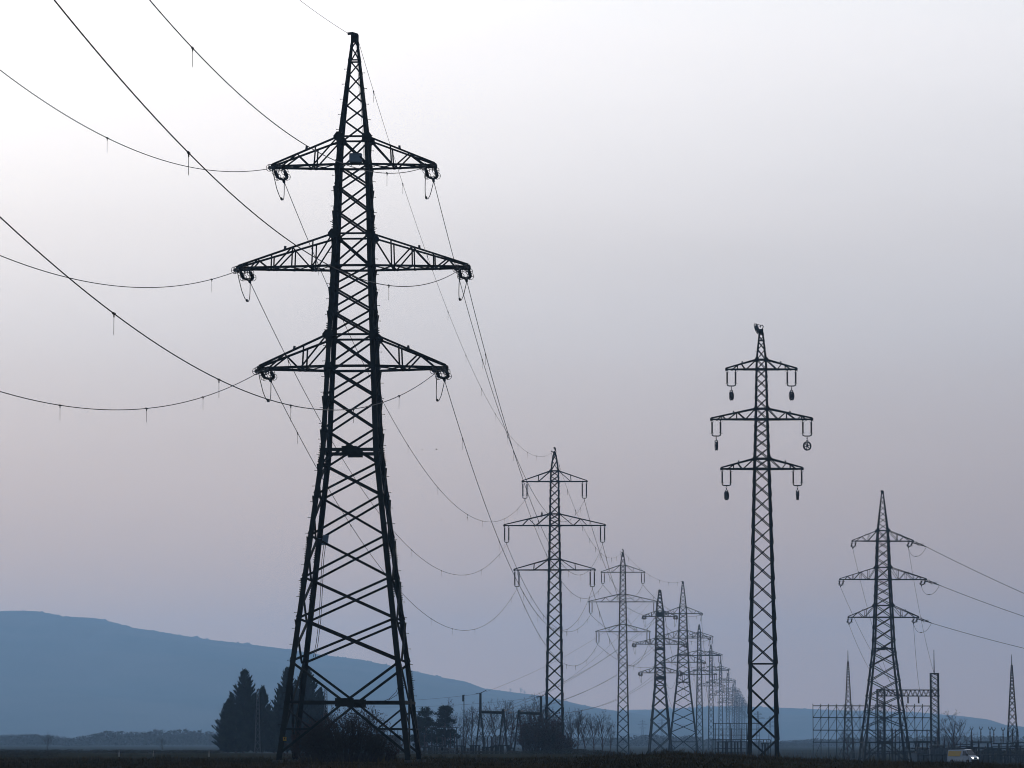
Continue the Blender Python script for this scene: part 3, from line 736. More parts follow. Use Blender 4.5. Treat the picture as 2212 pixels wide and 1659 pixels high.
# scaffold grid
DS = 760.0; b0 = gp(1757, DS); e = empty('scaffold', b0); tag(e, 'large scaffold grid of poles and diagonals behind the right-hand pylon', 'scaffold')
cols = [1757 + 16.9 * k for k in range(16)]; rows_ = [1523.5, 1549, 1576, 1602]
zt_ = zat(1519, DS) - b0.z
for k, px in enumerate(cols):
    x = xat(px, DS) - b0.x; mb = MB(); mb.tube([(x, 0, -.3), (x, 0, zt_)], .08, 5); build('pole', mb, M['steel2'], e)
for y in rows_:
    z = zat(y, DS) - b0.z; mb = MB(); mb.tube([(0, -.08, z), (xat(cols[-1], DS) - b0.x, -.08, z)], .1, 5); build('ledger', mb, M['steel2'], e)
ZR = [zat(y, DS) - b0.z for y in rows_] + [0.2]
for r_ in range(4):
    for k in range(15):
        if r_ == 3 and k % 3: continue
        xa, xb = xat(cols[k], DS) - b0.x, xat(cols[k + 1], DS) - b0.x
        mb = MB(); mb.tube([(xa, .08, ZR[r_ + 1]), (xb, .08, ZR[r_])], .055, 4); build('diagonal', mb, M['steel2'], e)
        if k in (3, 5, 9, 12) and r_ < 3: mb = MB(); mb.tube([(xb, .16, ZR[r_ + 1]), (xa, .16, ZR[r_])], .055, 4); build('diagonal', mb, M['steel2'], e)

# fence on the right
DF = 700.0; b0 = gp(1672, DF); e = empty('fence', b0); tag(e, 'low wire fence between the wireless pylon and the right-hand pylon', 'fence')
for k in range(34):
    px = 1672 + k * 6.1 + R.uniform(-.6, .6); p = gp(px, DF); zt_ = zat(1619 + R.uniform(-.6, .6), DF); mb = MB(); mb.tube([p - b0, Vector((p.x, DF, zt_)) - b0], .035, 4); build('post', mb, M['kiosk2'], e)
pe = gp(1672 + 33 * 6.1, DF)
for f in (0.1, .45, .75, .98):
    za, zb_ = lerp(b0.z, zat(1619, DF), f), lerp(pe.z, zat(1619, DF), f); mb = MB(); mb.tube([(0, 0, za - b0.z), (pe.x - b0.x, 0, zb_ - b0.z)], .012, 3); build('wire', mb, M['steel2'], e)
for px, la in ((1746 - 19, 'small railed platform behind the fence, left of the scaffold grid'), (1846, 'small railed platform behind the fence at the foot of the pointed mast')):
    DP = 705; p = gp(px, DP); e = empty('railed_platform', p); tag(e, la, 'platform')
    for sx in (-.72, -.55, .55, .72):
        mb = MB(); mb.bar((sx, 0, 0), (sx, 0, 2.3), .09); build('post', mb, M['kiosk2'], e)
    for z in (1.0, 2.25): mb = MB(); mb.bar((-.8, 0, z), (.8, 0, z), .08); build('rail', mb, M['kiosk2'], e)
    mb = MB(); mb.box(-.8, .8, .1, .9, .8, .92); build('deck', mb, M['kiosk2'], e)

# substation apparatus
def stand(label, px, D, w, ybeam, nins, hins, posts, vtop=False, base_z=None, ins_r=.19, deck=None):
    """steel support: posts carrying a beam with post insulators on it"""
    p = gp(px, D); e = empty('disconnector_stand', p); tag(e, label, 'switchgear')
    zb = zat(ybeam, D) - p.z
    for f in posts:
        x = (f - .5) * w; mb = MB(); mb.box(x - .17, x + .17, -.17, .17, -.4, zb); build('post', mb, M['steel2'], e)
    mb = MB(); mb.box(-w / 2 - .15, w / 2 + .15, -.3, .3, zb, zb + .2); build('beam', mb, M['steel2'], e)
    IM = insulator_mesh(hins, ins_r, 7, 0, M['porcelain'], 6)
    for k in range(nins):
        x = lerp(-w / 2 + .1, w / 2 - .1, k / max(1, nins - 1)) if nins > 1 else 0
        mb = MB(); pr = [(0, .1)]
        for q in range(7): pr += [(.06 + q * .12, .09), (.065 + q * .12, ins_r), (.13 + q * .12, .09)]
        pr += [(1, .08)]
        mb.lathe((x, 0, zb + .2), (x, 0, zb + .2 + hins), pr, 6)
        build('insulator', mb, M['porcelain'], e)
        if vtop:
            mb = MB(); zt_ = zb + .2 + hins
            for s in (-1, 1): mb.tube([(x, 0, zt_ - .05), (x + s * .22, 0, zt_ + .12), (x + s * .34, 0, zt_ + .5), (x + s * .2, 0, zt_ + .62)], .07, 4)
            mb.bar((x - .25, 0, zt_ + .2), (x + .25, 0, zt_ + .2), .06); build('contact_horn', mb, M['steel2'], e)
    for z in deck or ():
        mb = MB(); mb.box(-w / 2 - .5, w / 2 + .5, -.12, .12, z, z + .16); build('crossbeam', mb, M['steel2'], e)
    return e
# right yard (pixel of the centre, distance, width, beam row, insulators, their height, post fractions)
yard = [
    ('three forked insulators on a stand, just left of the pointed mast at the right edge', 2167, 735, 4.0, 1605.5, 3, 2.55, (.28, .72), True, (1.6, 3.2)),
    ('three forked insulators on a stand, just right of the bare tree behind the van', 2119, 738, 4.0, 1604, 3, 2.6, (.0, .38, .85), True, (1.5, 3.0, 4.2)),
    ('stand with two tall insulators cut by the right edge', 2206, 736, 3.6, 1603.5, 2, 3.0, (.2, .7), False, (1.6, 3.4)),
    ('low stand with two stubby posts between the bare tree and the forked insulators', 2083, 739, 3.2, 1612, 2, 1.9, (.1, .7), False, (1.2, 2.6, 3.6)),
    ('wide dark stand behind the foot of the right gantry column', 2003, 742, 4.4, 1601, 3, 2.4, (.1, .5, .85), False, (1.4, 2.8, 4.0)),
    ('stand with two short insulators behind the right leg of the right-hand pylon', 1975, 744, 3.0, 1602, 2, .5, (.15, .6), False, (1.5, 2.9)),
    ('stand with thin rods between the legs of the right-hand pylon, right one', 1944, 744, 3.2, 1603, 2, 2.7, (.2, .75), False, (1.8,)),
    ('stand with thin rods between the legs of the right-hand pylon, left one', 1917, 743, 3.6, 1603, 2, 2.7, (.2, .8), False, (1.8,)),
    ('stand seen through the left legs of the right-hand pylon', 1888, 743, 3.0, 1604, 2, 2.6, (.2, .8), False, (1.8,)),
    ('low transformer stand behind the lower trunk of the tree by the gantry', 2040, 741, 3.8, 1609, 3, 1.4, (.05, .5, .9), False, (1.0, 2.2, 3.2)),
    ('slim stand with one tall insulator right of the pointed mast', 2199, 741, 1.6, 1611, 1, 3.4, (.2, .8), False, (1.1, 2.2)),
    ('narrow stand with two insulators left of the pointed mast at the right edge', 2152, 746, 2.2, 1616, 2, 2.2, (.1, .9), False, (.9, 2.0)),
    ('crooked group of three short insulators behind the van cab', 2101, 746, 2.6, 1614, 3, 1.5, (.15, .6), False, (1.4,)),
    ('low bar stand with two stubs at the fence behind the van front', 2143, 744, 3.0, 1618, 2, .6, (.1, .9), False, (1.5, 2.4)),
]
for la, px, D, w, yb, n, hi, po, vt, dk in yard: stand(la, px, D, w, yb, n, hi, po, vt, deck=dk)
for i, (px, w, hh, D) in enumerate(((1972, 1.6, 2.0, 722), (1990, 2.2, 1.5, 735), (2130, 3.0, 1.3, 748), (2185, 4.0, 1.2, 748))):
    p = gp(px, D); e = empty('switch_cabinet', p); tag(e, ['pale switch cabinet at the right foot of the right-hand pylon', 'low dark switch cabinet between the pylon and the gantry column', 'low dark plinth under the forked insulators beside the van', 'long dark plinth below the forked insulators at the right edge'][i], 'cabinet')
    mb = MB(); mb.box(-w / 2, w / 2, -.5, .5, -.3, hh); build('housing', mb, M['kiosk'] if i == 0 else M['kiosk2'], e)
    mb = MB(); mb.box(-w / 2 - .08, w / 2 + .08, -.58, .58, hh, hh + .1); build('lid', mb, M['roof'], e)
    for k in range(2): mb = MB(); mb.box(-w / 2 + .08 + k * w / 2, -.06 + k * w / 2, -.53, -.5, .1, hh - .12); build('door', mb, M['kiosk'] if i == 0 else M['kiosk2'], e)
def transformer(label, px, D, w, hh):
    p = gp(px, D); e = empty('transformer', p); tag(e, label, 'transformer')
    mb = MB(); mb.box(-w / 2, w / 2, -.9, .9, .2, hh); build('tank', mb, M['kiosk2'], e)
    for k in range(7):
        x = lerp(-w / 2 + .1, w / 2 - .1, k / 6); mb = MB(); mb.box(x - .04, x + .04, -1.25, -.9, .5, hh - .2); build('radiator_fin', mb, M['kiosk2'], e)
    for k in range(3):
        x = lerp(-w / 3, w / 3, k / 2); mb = MB(); pr = [(0, .16)]
        for q in range(6): pr += [(.06 + q * .14, .11), (.065 + q * .14, .2), (.15 + q * .14, .11)]
        mb.lathe((x, 0, hh), (x * 1.25, 0, hh + 1.7), pr + [(1, .07)], 7); build('bushing', mb, M['porcelain'], e)
    mb = MB(); mb.lathe((-w / 2, .5, hh + .5), (w / 2.4, .5, hh + .5), [(0, .1), (.05, .33), (.95, .33), (1, .1)], 9); build('oil_conservator', mb, M['kiosk2'], e)
transformer('bulky dark transformer at the foot of the right gantry column', 2026, 733, 3.4, 2.9)
transformer('bulky dark transformer behind the trunk of the tree by the van', 2062, 737, 3.2, 2.6)
transformer('bulky dark transformer below the busbars between the right-hand pylon and gantry', 1993, 737, 2.8, 2.4)
for y, D, px0, px1, la in ((1629, 731, 1955, 2235, 'long low busbar across the right yard behind the van roof'), (1615, 746, 1968, 2240, 'high busbar across the right yard at the foot of the forked insulators'), (1622, 742, 1900, 2240, 'middle busbar across the right yard behind the transformers')):
    b0 = gp(px0, D); e = empty('busbar_frame', b0); tag(e, la, 'busbar frame'); z = zat(y, D) - b0.z
    mb = MB(); mb.tube([(0, 0, z), (xat(px1, D) - b0.x, 0, z)], .11, 5); build('pipe', mb, M['steel2'], e)
    n = int((px1 - px0) / 17)
    for k in range(n):
        x = (xat(px1, D) - b0.x) * (k + .5) / n + R.uniform(-.4, .4); mb = MB(); mb.box(x - .12, x + .12, -.12, .12, -.6, z); build('post', mb, M['steel2'], e)
# busbar frames behind the wireless pylon (middle of the picture)
DB = 860.0; b0 = gp(1546, DB); e = empty('busbar_frame', b0); tag(e, 'busbar frame of long thin pipes left of the wireless pylon', 'busbar frame')
for px in (1546, 1579, 1613):
    x = xat(px, DB) - b0.x; mb = MB(); mb.tube([(x, 0, -.5), (x, 0, zat(1561, DB) - b0.z)], .09, 5); build('post', mb, M['steel2'], e)
for y in (1562, 1574, 1587): mb = MB(); z = zat(y, DB) - b0.z; mb.tube([(-.5, -.15, z), (xat(1640, DB) - b0.x, -.15, z)], .07, 5); build('pipe', mb, M['steel2'], e)
DB2 = 830.0; b0 = gp(1539, DB2); e = empty('busbar_frame', b0); tag(e, 'low busbar portal passing behind the legs of the wireless pylon', 'busbar frame')
for px in (1539, 1570, 1600, 1640, 1665):
    x = xat(px, DB2) - b0.x; mb = MB(); mb.tube([(x, 0, -.5), (x, 0, zat(1597, DB2) - b0.z)], .1, 5); build('post', mb, M['steel2'], e)
mb = MB(); z = zat(1597, DB2) - b0.z; mb.tube([(0, 0, z), (xat(1665, DB2) - b0.x, 0, z)], .1, 5); build('pipe', mb, M['steel2'], e)
for la, px, w, yb, n, hi in (('rack with a forked rod, leftmost of three left of the wireless pylon', 1562, 2.6, 1603, 1, 2.9), ('rack with one rod, middle of three left of the wireless pylon', 1581, 3.4, 1602.5, 1, 2.9), ('rack with one rod, nearest of three to the wireless pylon', 1602, 3.6, 1602.5, 1, 2.9)):
    stand(la, px, 800, w, yb, n, hi, (.1, .5, .9), False, deck=(.6, 1.7, 2.6))
for px, la in ((1650, 'equipment post between the legs of the wireless pylon, left one'), (1657, 'equipment post between the legs of the wireless pylon, right one')):
    stand(la, px, 815, .9, 1606, 1, .7, (.2, .8), False)

# left yard: pole gantries, floodlight pole, kiosks, bus bars
def pole_gantry(label, pxa, ya, pxb, yb_, ybeam, D):
    p = gp((pxa + pxb) / 2, D); e = empty('pole_gantry', p); tag(e, label, 'gantry')
    for px, yt in ((pxa, ya), (pxb, yb_)):
        x = xat(px, D) - p.x; zt_, zbm = zat(yt, D) - p.z, zat(ybeam + 6, D) - p.z
        for s in (-1, 1):
            mb = MB(); mb.tube([(x + s * .95, 0, -.5), (x + s * .12, 0, zbm)], [.17, .15], 6); build('leg', mb, M['steel2'], e)
        mb = MB(); mb.tube([(x, 0, zbm - .6), (x, 0, zt_)], [.27, .22], 7)
        if zt_ - zbm > 2: mb.bar((x - .9, 0, zt_), (x + .3, 0, zt_ + .1), .12); mb.bar((x, 0, zt_ + .05), (x + 1.1, 0, zt_ + .6), .12)
        build('pole', mb, M['steel2'], e)
    mb = MB(); z = zat(ybeam, D) - p.z; xa, xb = xat(pxa - 3, D) - p.x, xat(pxb + 1, D) - p.x
    mb.tube([(xa, 0, z + .1), (xb, 0, z - .05)], .2, 6); mb.bar((xa, .3, z - .1), (xb, .3, z - .35), .2); build('beam', mb, M['steel2'], e)
    return e, (at(pxb, ybeam, D), at(pxa, ya, D), at(pxb, yb_, D))
gA, tA = pole_gantry('pole gantry with a tall left pole, among the bare trees', 1039, 1498, 1088, 1532, 1538, 672)
gB, tB = pole_gantry('pole gantry with a tall right pole, half hidden by the dark bush', 1122, 1534, 1170, 1505, 1540, 672)
p = gp(1003.5, 700); e = empty('floodlight_pole', p); tag(e, 'thin floodlight pole left of the tall gantry pole', 'lamp post')
mb = MB(); mb.tube([(0, 0, -.4), (0, 0, zat(1501, 700) - p.z)], [.13, .07], 6); build('pole', mb, M['steel2'], e)
mb = MB(); z = zat(1501, 700) - p.z; mb.box(-.35, -.05, -.15, .15, z - 1.3, z - .1); mb.bar((-.3, 0, z - .7), (.1, 0, z - .7), .06); mb.box(-.3, .2, -.1, .1, z - .12, z); build('lamp_head', mb, M['steel2'], e)
# lines from the branch pylon down to the gantries
LI = 0
for (li, k), (tx, ty, D) in {(0, 0): (1089, 1537, 672), (0, 1): (1060, 1540, 672), (1, 0): (1125, 1538, 672), (1, 1): (1100, 1541, 672), (2, 0): (1160, 1540, 672), (2, 1): (1140, 1541, 672)}.items():
    x = (-1) ** (k + 1) * .9; y0 = (1333, 1392, 1454)[li]
    a = at(1419 + k * 3, y0 + k * 6, D7 - 3); b = at(tx, ty, D)
    d = (b - a).normalized(); ins = a + d * 3.2
    wire('power_cable', f'{"front" if k else "rear"} {lev[li]} cable slanting from the branch pylon down to the left yard', sag_pts(ins, b, 2.2 + li * .4, 30), .03, (), 'cables to the left yard')
    mb = MB(); mb.lathe(a, ins, [(0, .08), (.08, .08), (.1, .22), (.9, .22), (.92, .08), (1, .08)], 7); mb.bar(ins, ins + d * 1.2, .14)
    for v in range(len(mb.v)): mb.v[v] = tuple(Vector(mb.v[v]) - a)
    o = build('strain_insulator', mb, M['porcelain'], loc=a); tag(o, f'{"front" if k else "rear"} {lev[li]} strain insulator slanting off the left side of the branch pylon', 'insulator', 'strain insulators of the branch pylon')
    mb = MB(); c0 = b + Vector((.2, 0, .05)); d2 = (ins - b).normalized(); mb.lathe(Vector((0, 0, 0)), d2 * 3.2, [(0, .07), (.1, .07), (.12, .17), (.9, .17), (.92, .07), (1, .07)], 6)
    o = build('strain_insulator', mb, M['porcelain'], loc=b); tag(o, f'strain insulator at the left yard end of the {"front" if k else "rear"} {lev[li]} slanting cable', 'insulator', 'strain insulators of the left yard')
wire('earth_wire', 'thin earth wire from the tall left gantry pole up to the branch pylon tip', sag_pts(at(1049, 1495, 672), at(1424, 1274, D7), 2.5, 30), .02, (), 'earth wires to the left yard')
wire('earth_wire', 'thin earth wire from the tall right gantry pole up to the branch pylon tip', sag_pts(at(1178, 1502, 672), at(1425, 1276, D7), 2.0, 30), .02, (), 'earth wires to the left yard')
wire('earth_wire', 'upper thin wire running left from the tall left gantry pole', sag_pts(at(1036, 1499, 672), at(640, 1514, 672), .8, 30), .02, (), 'wires behind the nearest pylon')
wire('earth_wire', 'lower thin wire running left from the tall right gantry pole', sag_pts(at(1166, 1506, 672), at(640, 1520, 672), 1.2, 30), .02, (), 'wires behind the nearest pylon')
DK = 640.0
for i, (px0, px1, y, la, mt_) in enumerate(((941, 970, 1617, 'dark flat-roofed control hut beside the right foot of the nearest pylon', 'kiosk2'), (972, 985, 1618, 'grey hut right of the flat-roofed control hut', 'kiosk'), (987, 996, 1617, 'narrow pale hut in the left yard', 'kiosk'), (1010, 1032, 1618, 'wide grey hut below the floodlight pole', 'kiosk2'), (1034, 1046, 1620, 'low grey hut at the foot of the tall gantry pole', 'kiosk'), (1052, 1075, 1619, 'long low hut under the pole gantry beam', 'kiosk2'), (690, 728, 1594, 'dark shed behind the left half of the bush', 'kiosk2'), (782, 868, 1590, 'long low building behind the bush at the nearest pylon', 'kiosk2'), (655, 676, 1626, 'pale low shed behind the left foot of the nearest pylon', 'kiosk'))):
    p = gp((px0 + px1) / 2, DK + i * 2); w = (px1 - px0) * DK / F; hh = zat(y, DK) - p.z; e = empty('hut', p); tag(e, la, 'hut')
    mb = MB(); mb.box(-w / 2, w / 2, -1.2, 1.2, -.4, hh); build('wall', mb, M[mt_], e)
    mb = MB(); mb.box(-w / 2 - .15, w / 2 + .15, -1.4, 1.4, hh, hh + .14); build('roof', mb, M['roof'], e)
    n = max(1, int(w / 1.4))
    for k in range(n):
        x = lerp(-w / 2, w / 2, (k + .5) / n); mb = MB(); mb.box(x - .3, x + .3, -1.23, -1.2, .1, min(hh - .25, 2.0)); build('door', mb, M['roof'], e)
# railing on the long low building
b0 = gp(800, DK + 13); e = empty('roof_railing', Vector((b0.x, DK + 13, zat(1590, DK + 13) + .1))); tag(e, 'thin railing with portal frames on the long low building right of the bush', 'railing')
for px in (818, 828, 838, 845, 853, 861):
    mb = MB(); x = xat(px, DK + 13) - b0.x; mb.bar((x, 0, 0), (x, 0, 1.3), .09); build('post', mb, M['steel2'], e)
mb = MB(); mb.bar((xat(812, DK + 13) - b0.x, 0, 1.3), (xat(868, DK + 13) - b0.x, 0, 1.3), .07); build('rail', mb, M['steel2'], e)
DB = 655.0
for y, px0, px1, la in ((1572, 902, 992, 'upper busbar pipe portal in front of the dark pines'), (1590, 902, 1000, 'lower busbar pipe portal in front of the dark pines')):
    b0 = gp(px0, DB); e = empty('busbar_frame', b0); tag(e, la, 'busbar frame')
    z = zat(y, DB) - b0.z; mb = MB(); mb.tube([(0, 0, z), (xat(px1, DB) - b0.x, 0, z)], .07, 5); build('pipe', mb, M['steel2'], e)
    for f in (0.05, .35, .65, .95):
        x = (xat(px1, DB) - b0.x) * f; mb = MB(); mb.tube([(x, 0, -.4), (x, 0, z)], .07, 5); build('post', mb, M['steel2'], e)
    DB += 6
for i, px in enumerate((912, 925, 934, 951, 958, 979, 994, 1002, 1024, 1030, 1049, 1060, 1069, 1078, 1094, 1106)):
    stand(f'{ORD[i]} apparatus stand from the left in the left yard', px, 628 + (i * 37 % 17), R.uniform(.5, 1.5), R.uniform(1611, 1618), R.choice((1, 2)), R.uniform(.7, 2.2), (.1, .9), False, ins_r=.1)
    # (counted among the row of thin posts right of the nearest pylon)
# two thin masts at the left conifers
for px, yt, la in ((558.5, 1489, 'thin lattice pole in front of the left conifers'), (705, 1489, 'thin lattice pole in front of the middle conifers')):
    b = gp(px, 600); hh = zat(yt, 600) - b.z; lattice_mast('lattice_pole', la, 'mast', b.x, 600, b.z, [(0, .9), (hh, .35)], .1, .05, M['kiosk2'], ratio=1.4)

# ------------------------------------------------------------------ roads and roadside
mb = MB(); n = 40
for i in range(n + 1):
    for d in (0, 7):
        D = 640 + d; X = lerp(-140, 160, i / n); mb.v.append((X, D, ground(X, D) + .06))
for i in range(n): mb.f.append((2 * i, 2 * i + 2, 2 * i + 3, 2 * i + 1))
o = build('road', mb, M['road']); o['kind'] = 'structure'
for px, la in ((260, 'leftmost of three white marker posts beside the far road'), (334, 'middle of three white marker posts beside the far road'), (454, 'white marker post nearest the left conifers')):
    p = gp(px, 430); e = empty('marker_post', p); tag(e, la, 'post', 'marker posts')
    mb = MB(); mb.lathe((0, 0, 0), (0, 0, .75), [(0, .06), (.92, .055), (1, .02)], 6); build('shaft', mb, M['postgrey'], e)
    mb = MB(); mb.lathe((0, 0, .54), (0, 0, .66), [(0, .062), (1, .06)], 6); build('reflector_band', mb, M['plastic'], e)

# the van
def make_van():
    DV = 628.0; p = gp(2080, DV); p.z = zat(1648, DV) if zat(1648, DV) > p.z else p.z
    e = empty('van', p, math.radians(-48)); tag(e, 'white and yellow delivery van with its headlights on', 'van')
    prof = [(-2.75, .38), (-2.75, .9), (-2.72, 2.2), (-2.62, 2.42), (.9, 2.5), (1.35, 2.42), (2.02, 1.45), (2.62, 1.2), (2.82, 1.0), (2.84, .45), (2.7, .36)]
    mb = MB(); W_ = 1.0
    ring_ = [[(x, s * (W_ - (.14 * max(0, z - 1.2) if z > 1.2 else 0)), z) for x, z in prof] for s in (-1, 1)]
    n = len(prof); mb.add(ring_[0] + ring_[1], [tuple(range(n)), tuple(range(2 * n - 1, n - 1, -1))] + [(i, n + i, n + (i + 1) % n, (i + 1) % n) for i in range(n)])
    build('body', mb, M['vanw'], e)
    side = lambda z: W_ - (.14 * max(0, z - 1.2)) + .012
    mb = MB()
    for s in (-1, 1):
        mb.add([(x, s * side(z), z) for x, z in ((-2.6, 1.3), (.1, 1.3), (.3, 1.7), (.45, 2.2), (-2.55, 2.2), (-2.6, 1.7))], [(0, 1, 2, 5), (5, 2, 3, 4)])
    o = build('side_panel', mb, M['vany'], e); o['label'] = 'yellow load area panels'
    mb = MB(); mb.add([(1.4, s * .78, 2.36) for s in (-1, 1)] + [(2.02, s * .9, 1.5) for s in (1, -1)], [(0, 1, 2, 3)])
    for i in range(len(mb.v)): mb.v[i] = (mb.v[i][0] + .03, mb.v[i][1], mb.v[i][2] + .02)
    build('windscreen', mb, M['glass'], e)
    for s in (-1, 1):
        mb = MB(); mb.add([(x, s * side(z), z) for x, z in ((.7, 1.45), (1.85, 1.45), (1.4, 2.2), (.75, 2.25))], [(0, 1, 2, 3)]); build('side_window', mb, M['glass'], e)
        mb = MB(); mb.box(1.75, 1.95, s * 1.05 - .09, s * 1.05 + .09, 1.4, 1.75); build('mirror', mb, M['plastic'], e)
        mb = MB(); mb.add([(2.66, s * .92, .88), (2.855, s * .62, .86), (2.83, s * .62, 1.08), (2.6, s * .92, 1.16)], [(0, 1, 2, 3)])
        for i in range(4): v = mb.v[i]; mb.v[i] = (v[0] + .03, v[1] * 1.01, v[2])
        build('headlight', mb, M['lamp'], e)
        for x in (-1.75, 1.9):
            t = MB(); t.lathe((x, s * .78, .36), (x, s * 1.02, .36), [(0, .3), (.05, .36), (.95, .36), (1, .3)], 16); w = build('wheel', t, M['tyre'], e)
            t = MB(); t.lathe((x, s * .9, .36), (x, s * 1.03, .36), [(0, .2), (1, .2)], 12); build('rim', t, M['rim'], w)
    mb = MB(); mb.box(2.8, 2.9, -.95, .95, .36, .7); build('bumper', mb, M['plastic'], e)
    mb = MB(); mb.box(2.78, 2.87, -.55, .55, .78, .98); build('grille', mb, M['plastic'], e)
    return e
make_van()
# far car with headlights on the left
p = gp(71, 1900); p.z = zat(1630, 1900); e = empty('car', p, math.radians(-80)); tag(e, 'far car showing two bright headlights at the left edge of the wood', 'car')
mb = MB(); prof = [(-2.2, .3), (-2.2, .9), (-1.8, 1.4), (.4, 1.45), (1.1, .95), (2.1, .8), (2.15, .3)]; n = len(prof)
mb.add([(x, s * .85, z) for s in (-1, 1) for x, z in prof], [tuple(range(n)), tuple(range(2 * n - 1, n - 1, -1))] + [(i, n + i, n + (i + 1) % n, (i + 1) % n) for i in range(n)]); build('body', mb, M['kiosk2'], e)
for s in (-1, 1):
    mb = MB(); mb.box(2.1, 2.2, s * .62 - .16, s * .62 + .16, .58, .8); build('headlight', mb, M['lampf'], e)
    for x in (-1.4, 1.4): mb = MB(); mb.lathe((x, s * .7, .32), (x, s * .9, .32), [(0, .32), (1, .32)], 10); build('wheel', mb, M['tyre'], e)

# birds
def bird_mesh(perched=True):
    mb = MB()
    if perched:
        mb.lathe((0, .05, -.12), (.02, -.02, .62), [(0, .05), (.1, .1), (.3, .15), (.55, .15), (.7, .09), (.78, .085), (.88, .09), (.97, .05), (1, .01)], 9)
        mb.bar((0, .06, -.1), (0, .14, -.38), .12, .04); mb.bar((0, -.08, .5), (0, -.16, .48), .04)
        for s in (-1, 1): mb.bar((s * .05, 0, -.05), (s * .05, -.02, -.22), .03)
    else:
        mb.lathe((0, -.3, 0), (0, .3, 0), [(0, .01), (.2, .08), (.5, .1), (.8, .05), (1, .02)], 7)
        for s in (-1, 1): mb.add([(0, -.1, .03), (0, .12, .03), (s * .4, .02, .16), (s * .75, .12, .02), (s * .4, -.14, .16)], [(0, 1, 2, 4), (4, 2, 3)])
    return mb.mesh('bird', M['bird'])
b = at(1171, 1112.5, D2 - .9); o = link('bird', bird_mesh(), None, b); tag(o, 'dark bird perched on the middle crossarm of a slim pylon', 'bird')
FB = bird_mesh(False)
for px, py, D, la in ((955, 1124, 380, 'small bird flying left of the slim pylon with the perched bird, lower left one'), (1010, 1119, 420, 'small bird flying left of the slim pylon with the perched bird, lower right one'), (912, 972, 420, 'small bird flying right of the nearest pylon waist, left one'), (943, 971, 420, 'small bird flying right of the nearest pylon waist, right one')):
    o = link('bird', FB, None, at(px, py, D), (0, .2, R.uniform(0, 3)), (.4, .4, .4)); tag(o, la, 'bird')

# ------------------------------------------------------------------ vegetation
def rdir(rr): 
    z = rr.uniform(-1, 1); a = rr.uniform(0, 2 * math.pi); q = math.sqrt(1 - z * z); return Vector((q * math.cos(a), q * math.sin(a), z))
def grow(mb, rr, p, d, L, r, lvl, cfg, tips):
    n = cfg['seg'][lvl]; pts = [p]; q = p.copy(); dd = d.copy()
    for i in range(n):
        dd = (dd + rdir(rr) * cfg['wob'][lvl] + Vector((0, 0, cfg['up'][lvl]))).normalized()
        q = q + dd * (L / n); pts.append(q.copy())
    e = cfg['taper'][lvl]
    mb.tube(pts, [lerp(r, r * e, i / n) for i in range(n + 1)], 4 if lvl == 0 else 3, False)
    if lvl + 1 < len(cfg['n']):
        for k in range(cfg['n'][lvl + 1]):
            f = rr.uniform(cfg['from'][lvl + 1], 1.0); j = min(int(f * n), n - 1); b = pts[j].lerp(pts[j + 1], f * n - j)
            ax = (pts[j + 1] - pts[j]).normalized(); side = rdir(rr); side = (side - ax * side.dot(ax)).normalized()
            sp = cfg['spread'][lvl + 1] * rr.uniform(.7, 1.3)
            grow(mb, rr, b, (ax * math.cos(sp) + side * math.sin(sp)).normalized(), L * cfg['len'][lvl + 1] * rr.uniform(.6, 1.15) * (1.15 - .5 * f), max(r * (1 - f * (1 - e)) * .55, cfg.get('rmin', .012)), lvl + 1, cfg, tips)
    else: tips.append((pts[-1], dd))
def bare_tree(seed, Hh, cfg):
    rr = random.Random(seed); tr = MB(); cr = MB(); tips = []
    cc = dict(cfg); c2 = dict(cfg)
    # trunk alone
    n = 7; pts = [Vector((0, 0, 0))]; d = Vector((0, 0, 1))
    for i in range(n):
        d = (d + rdir(rr) * .09 + Vector((0, 0, .06))).normalized(); pts.append(pts[-1] + d * (Hh * .62 / n))
    r0 = Hh * .017
    tr.tube(pts, [lerp(r0, r0 * .4, i / n) for i in range(n + 1)], 6, False)
    for k in range(cfg['limbs']):
        f = lerp(cfg['lo'], 1.0, (k + rr.random()) / cfg['limbs']); j = min(int(f * n), n - 1); b = pts[j].lerp(pts[j + 1], f * n - j)
        a = k * 2.4 + rr.uniform(-.4, .4); sp = lerp(cfg['open'], .3, f) * rr.uniform(.8, 1.2)
        dv = Vector((math.cos(a) * math.sin(sp), math.sin(a) * math.sin(sp), math.cos(sp)))
        grow(cr, rr, b, dv, Hh * lerp(.62, .42, f) * rr.uniform(.8, 1.1), r0 * .42, 0, cfg, tips)
    return tr.mesh('trunk', M['bark']), cr.mesh('crown', M['twig'])
TC = dict(limbs=15, lo=.16, open=.8, seg=[5, 4, 3, 2], wob=[.17, .22, .26, .3], up=[.1, .08, .05, .03], taper=[.35, .45, .55, .7], n=[1, 5, 5, 3], spread=[0, .55, .65, .6], len=[1, .5, .5, .48], rmin=.017)
TC['from'] = [0, .2, .15, .15]
TREES = [bare_tree(s, 11.0, dict(TC, limbs=l, open=o_)) for s, l, o_ in ((3, 11, .85), (11, 12, .75), (23, 12, 1.05), (31, 11, .7))]
def place_tree(k, px, D, ytop, label, wx=1.0, group=None, rz=0.0):
    p = gp(px, D); hh = zat(ytop, D) - p.z; e = empty('bare_tree', p, rz); e.scale = (hh / 10.5 * wx, hh / 10.5 * wx, hh / 10.5)
    link('trunk', TREES[k][0], e); link('crown', TREES[k][1], e); return tag(e, label, 'tree', group)
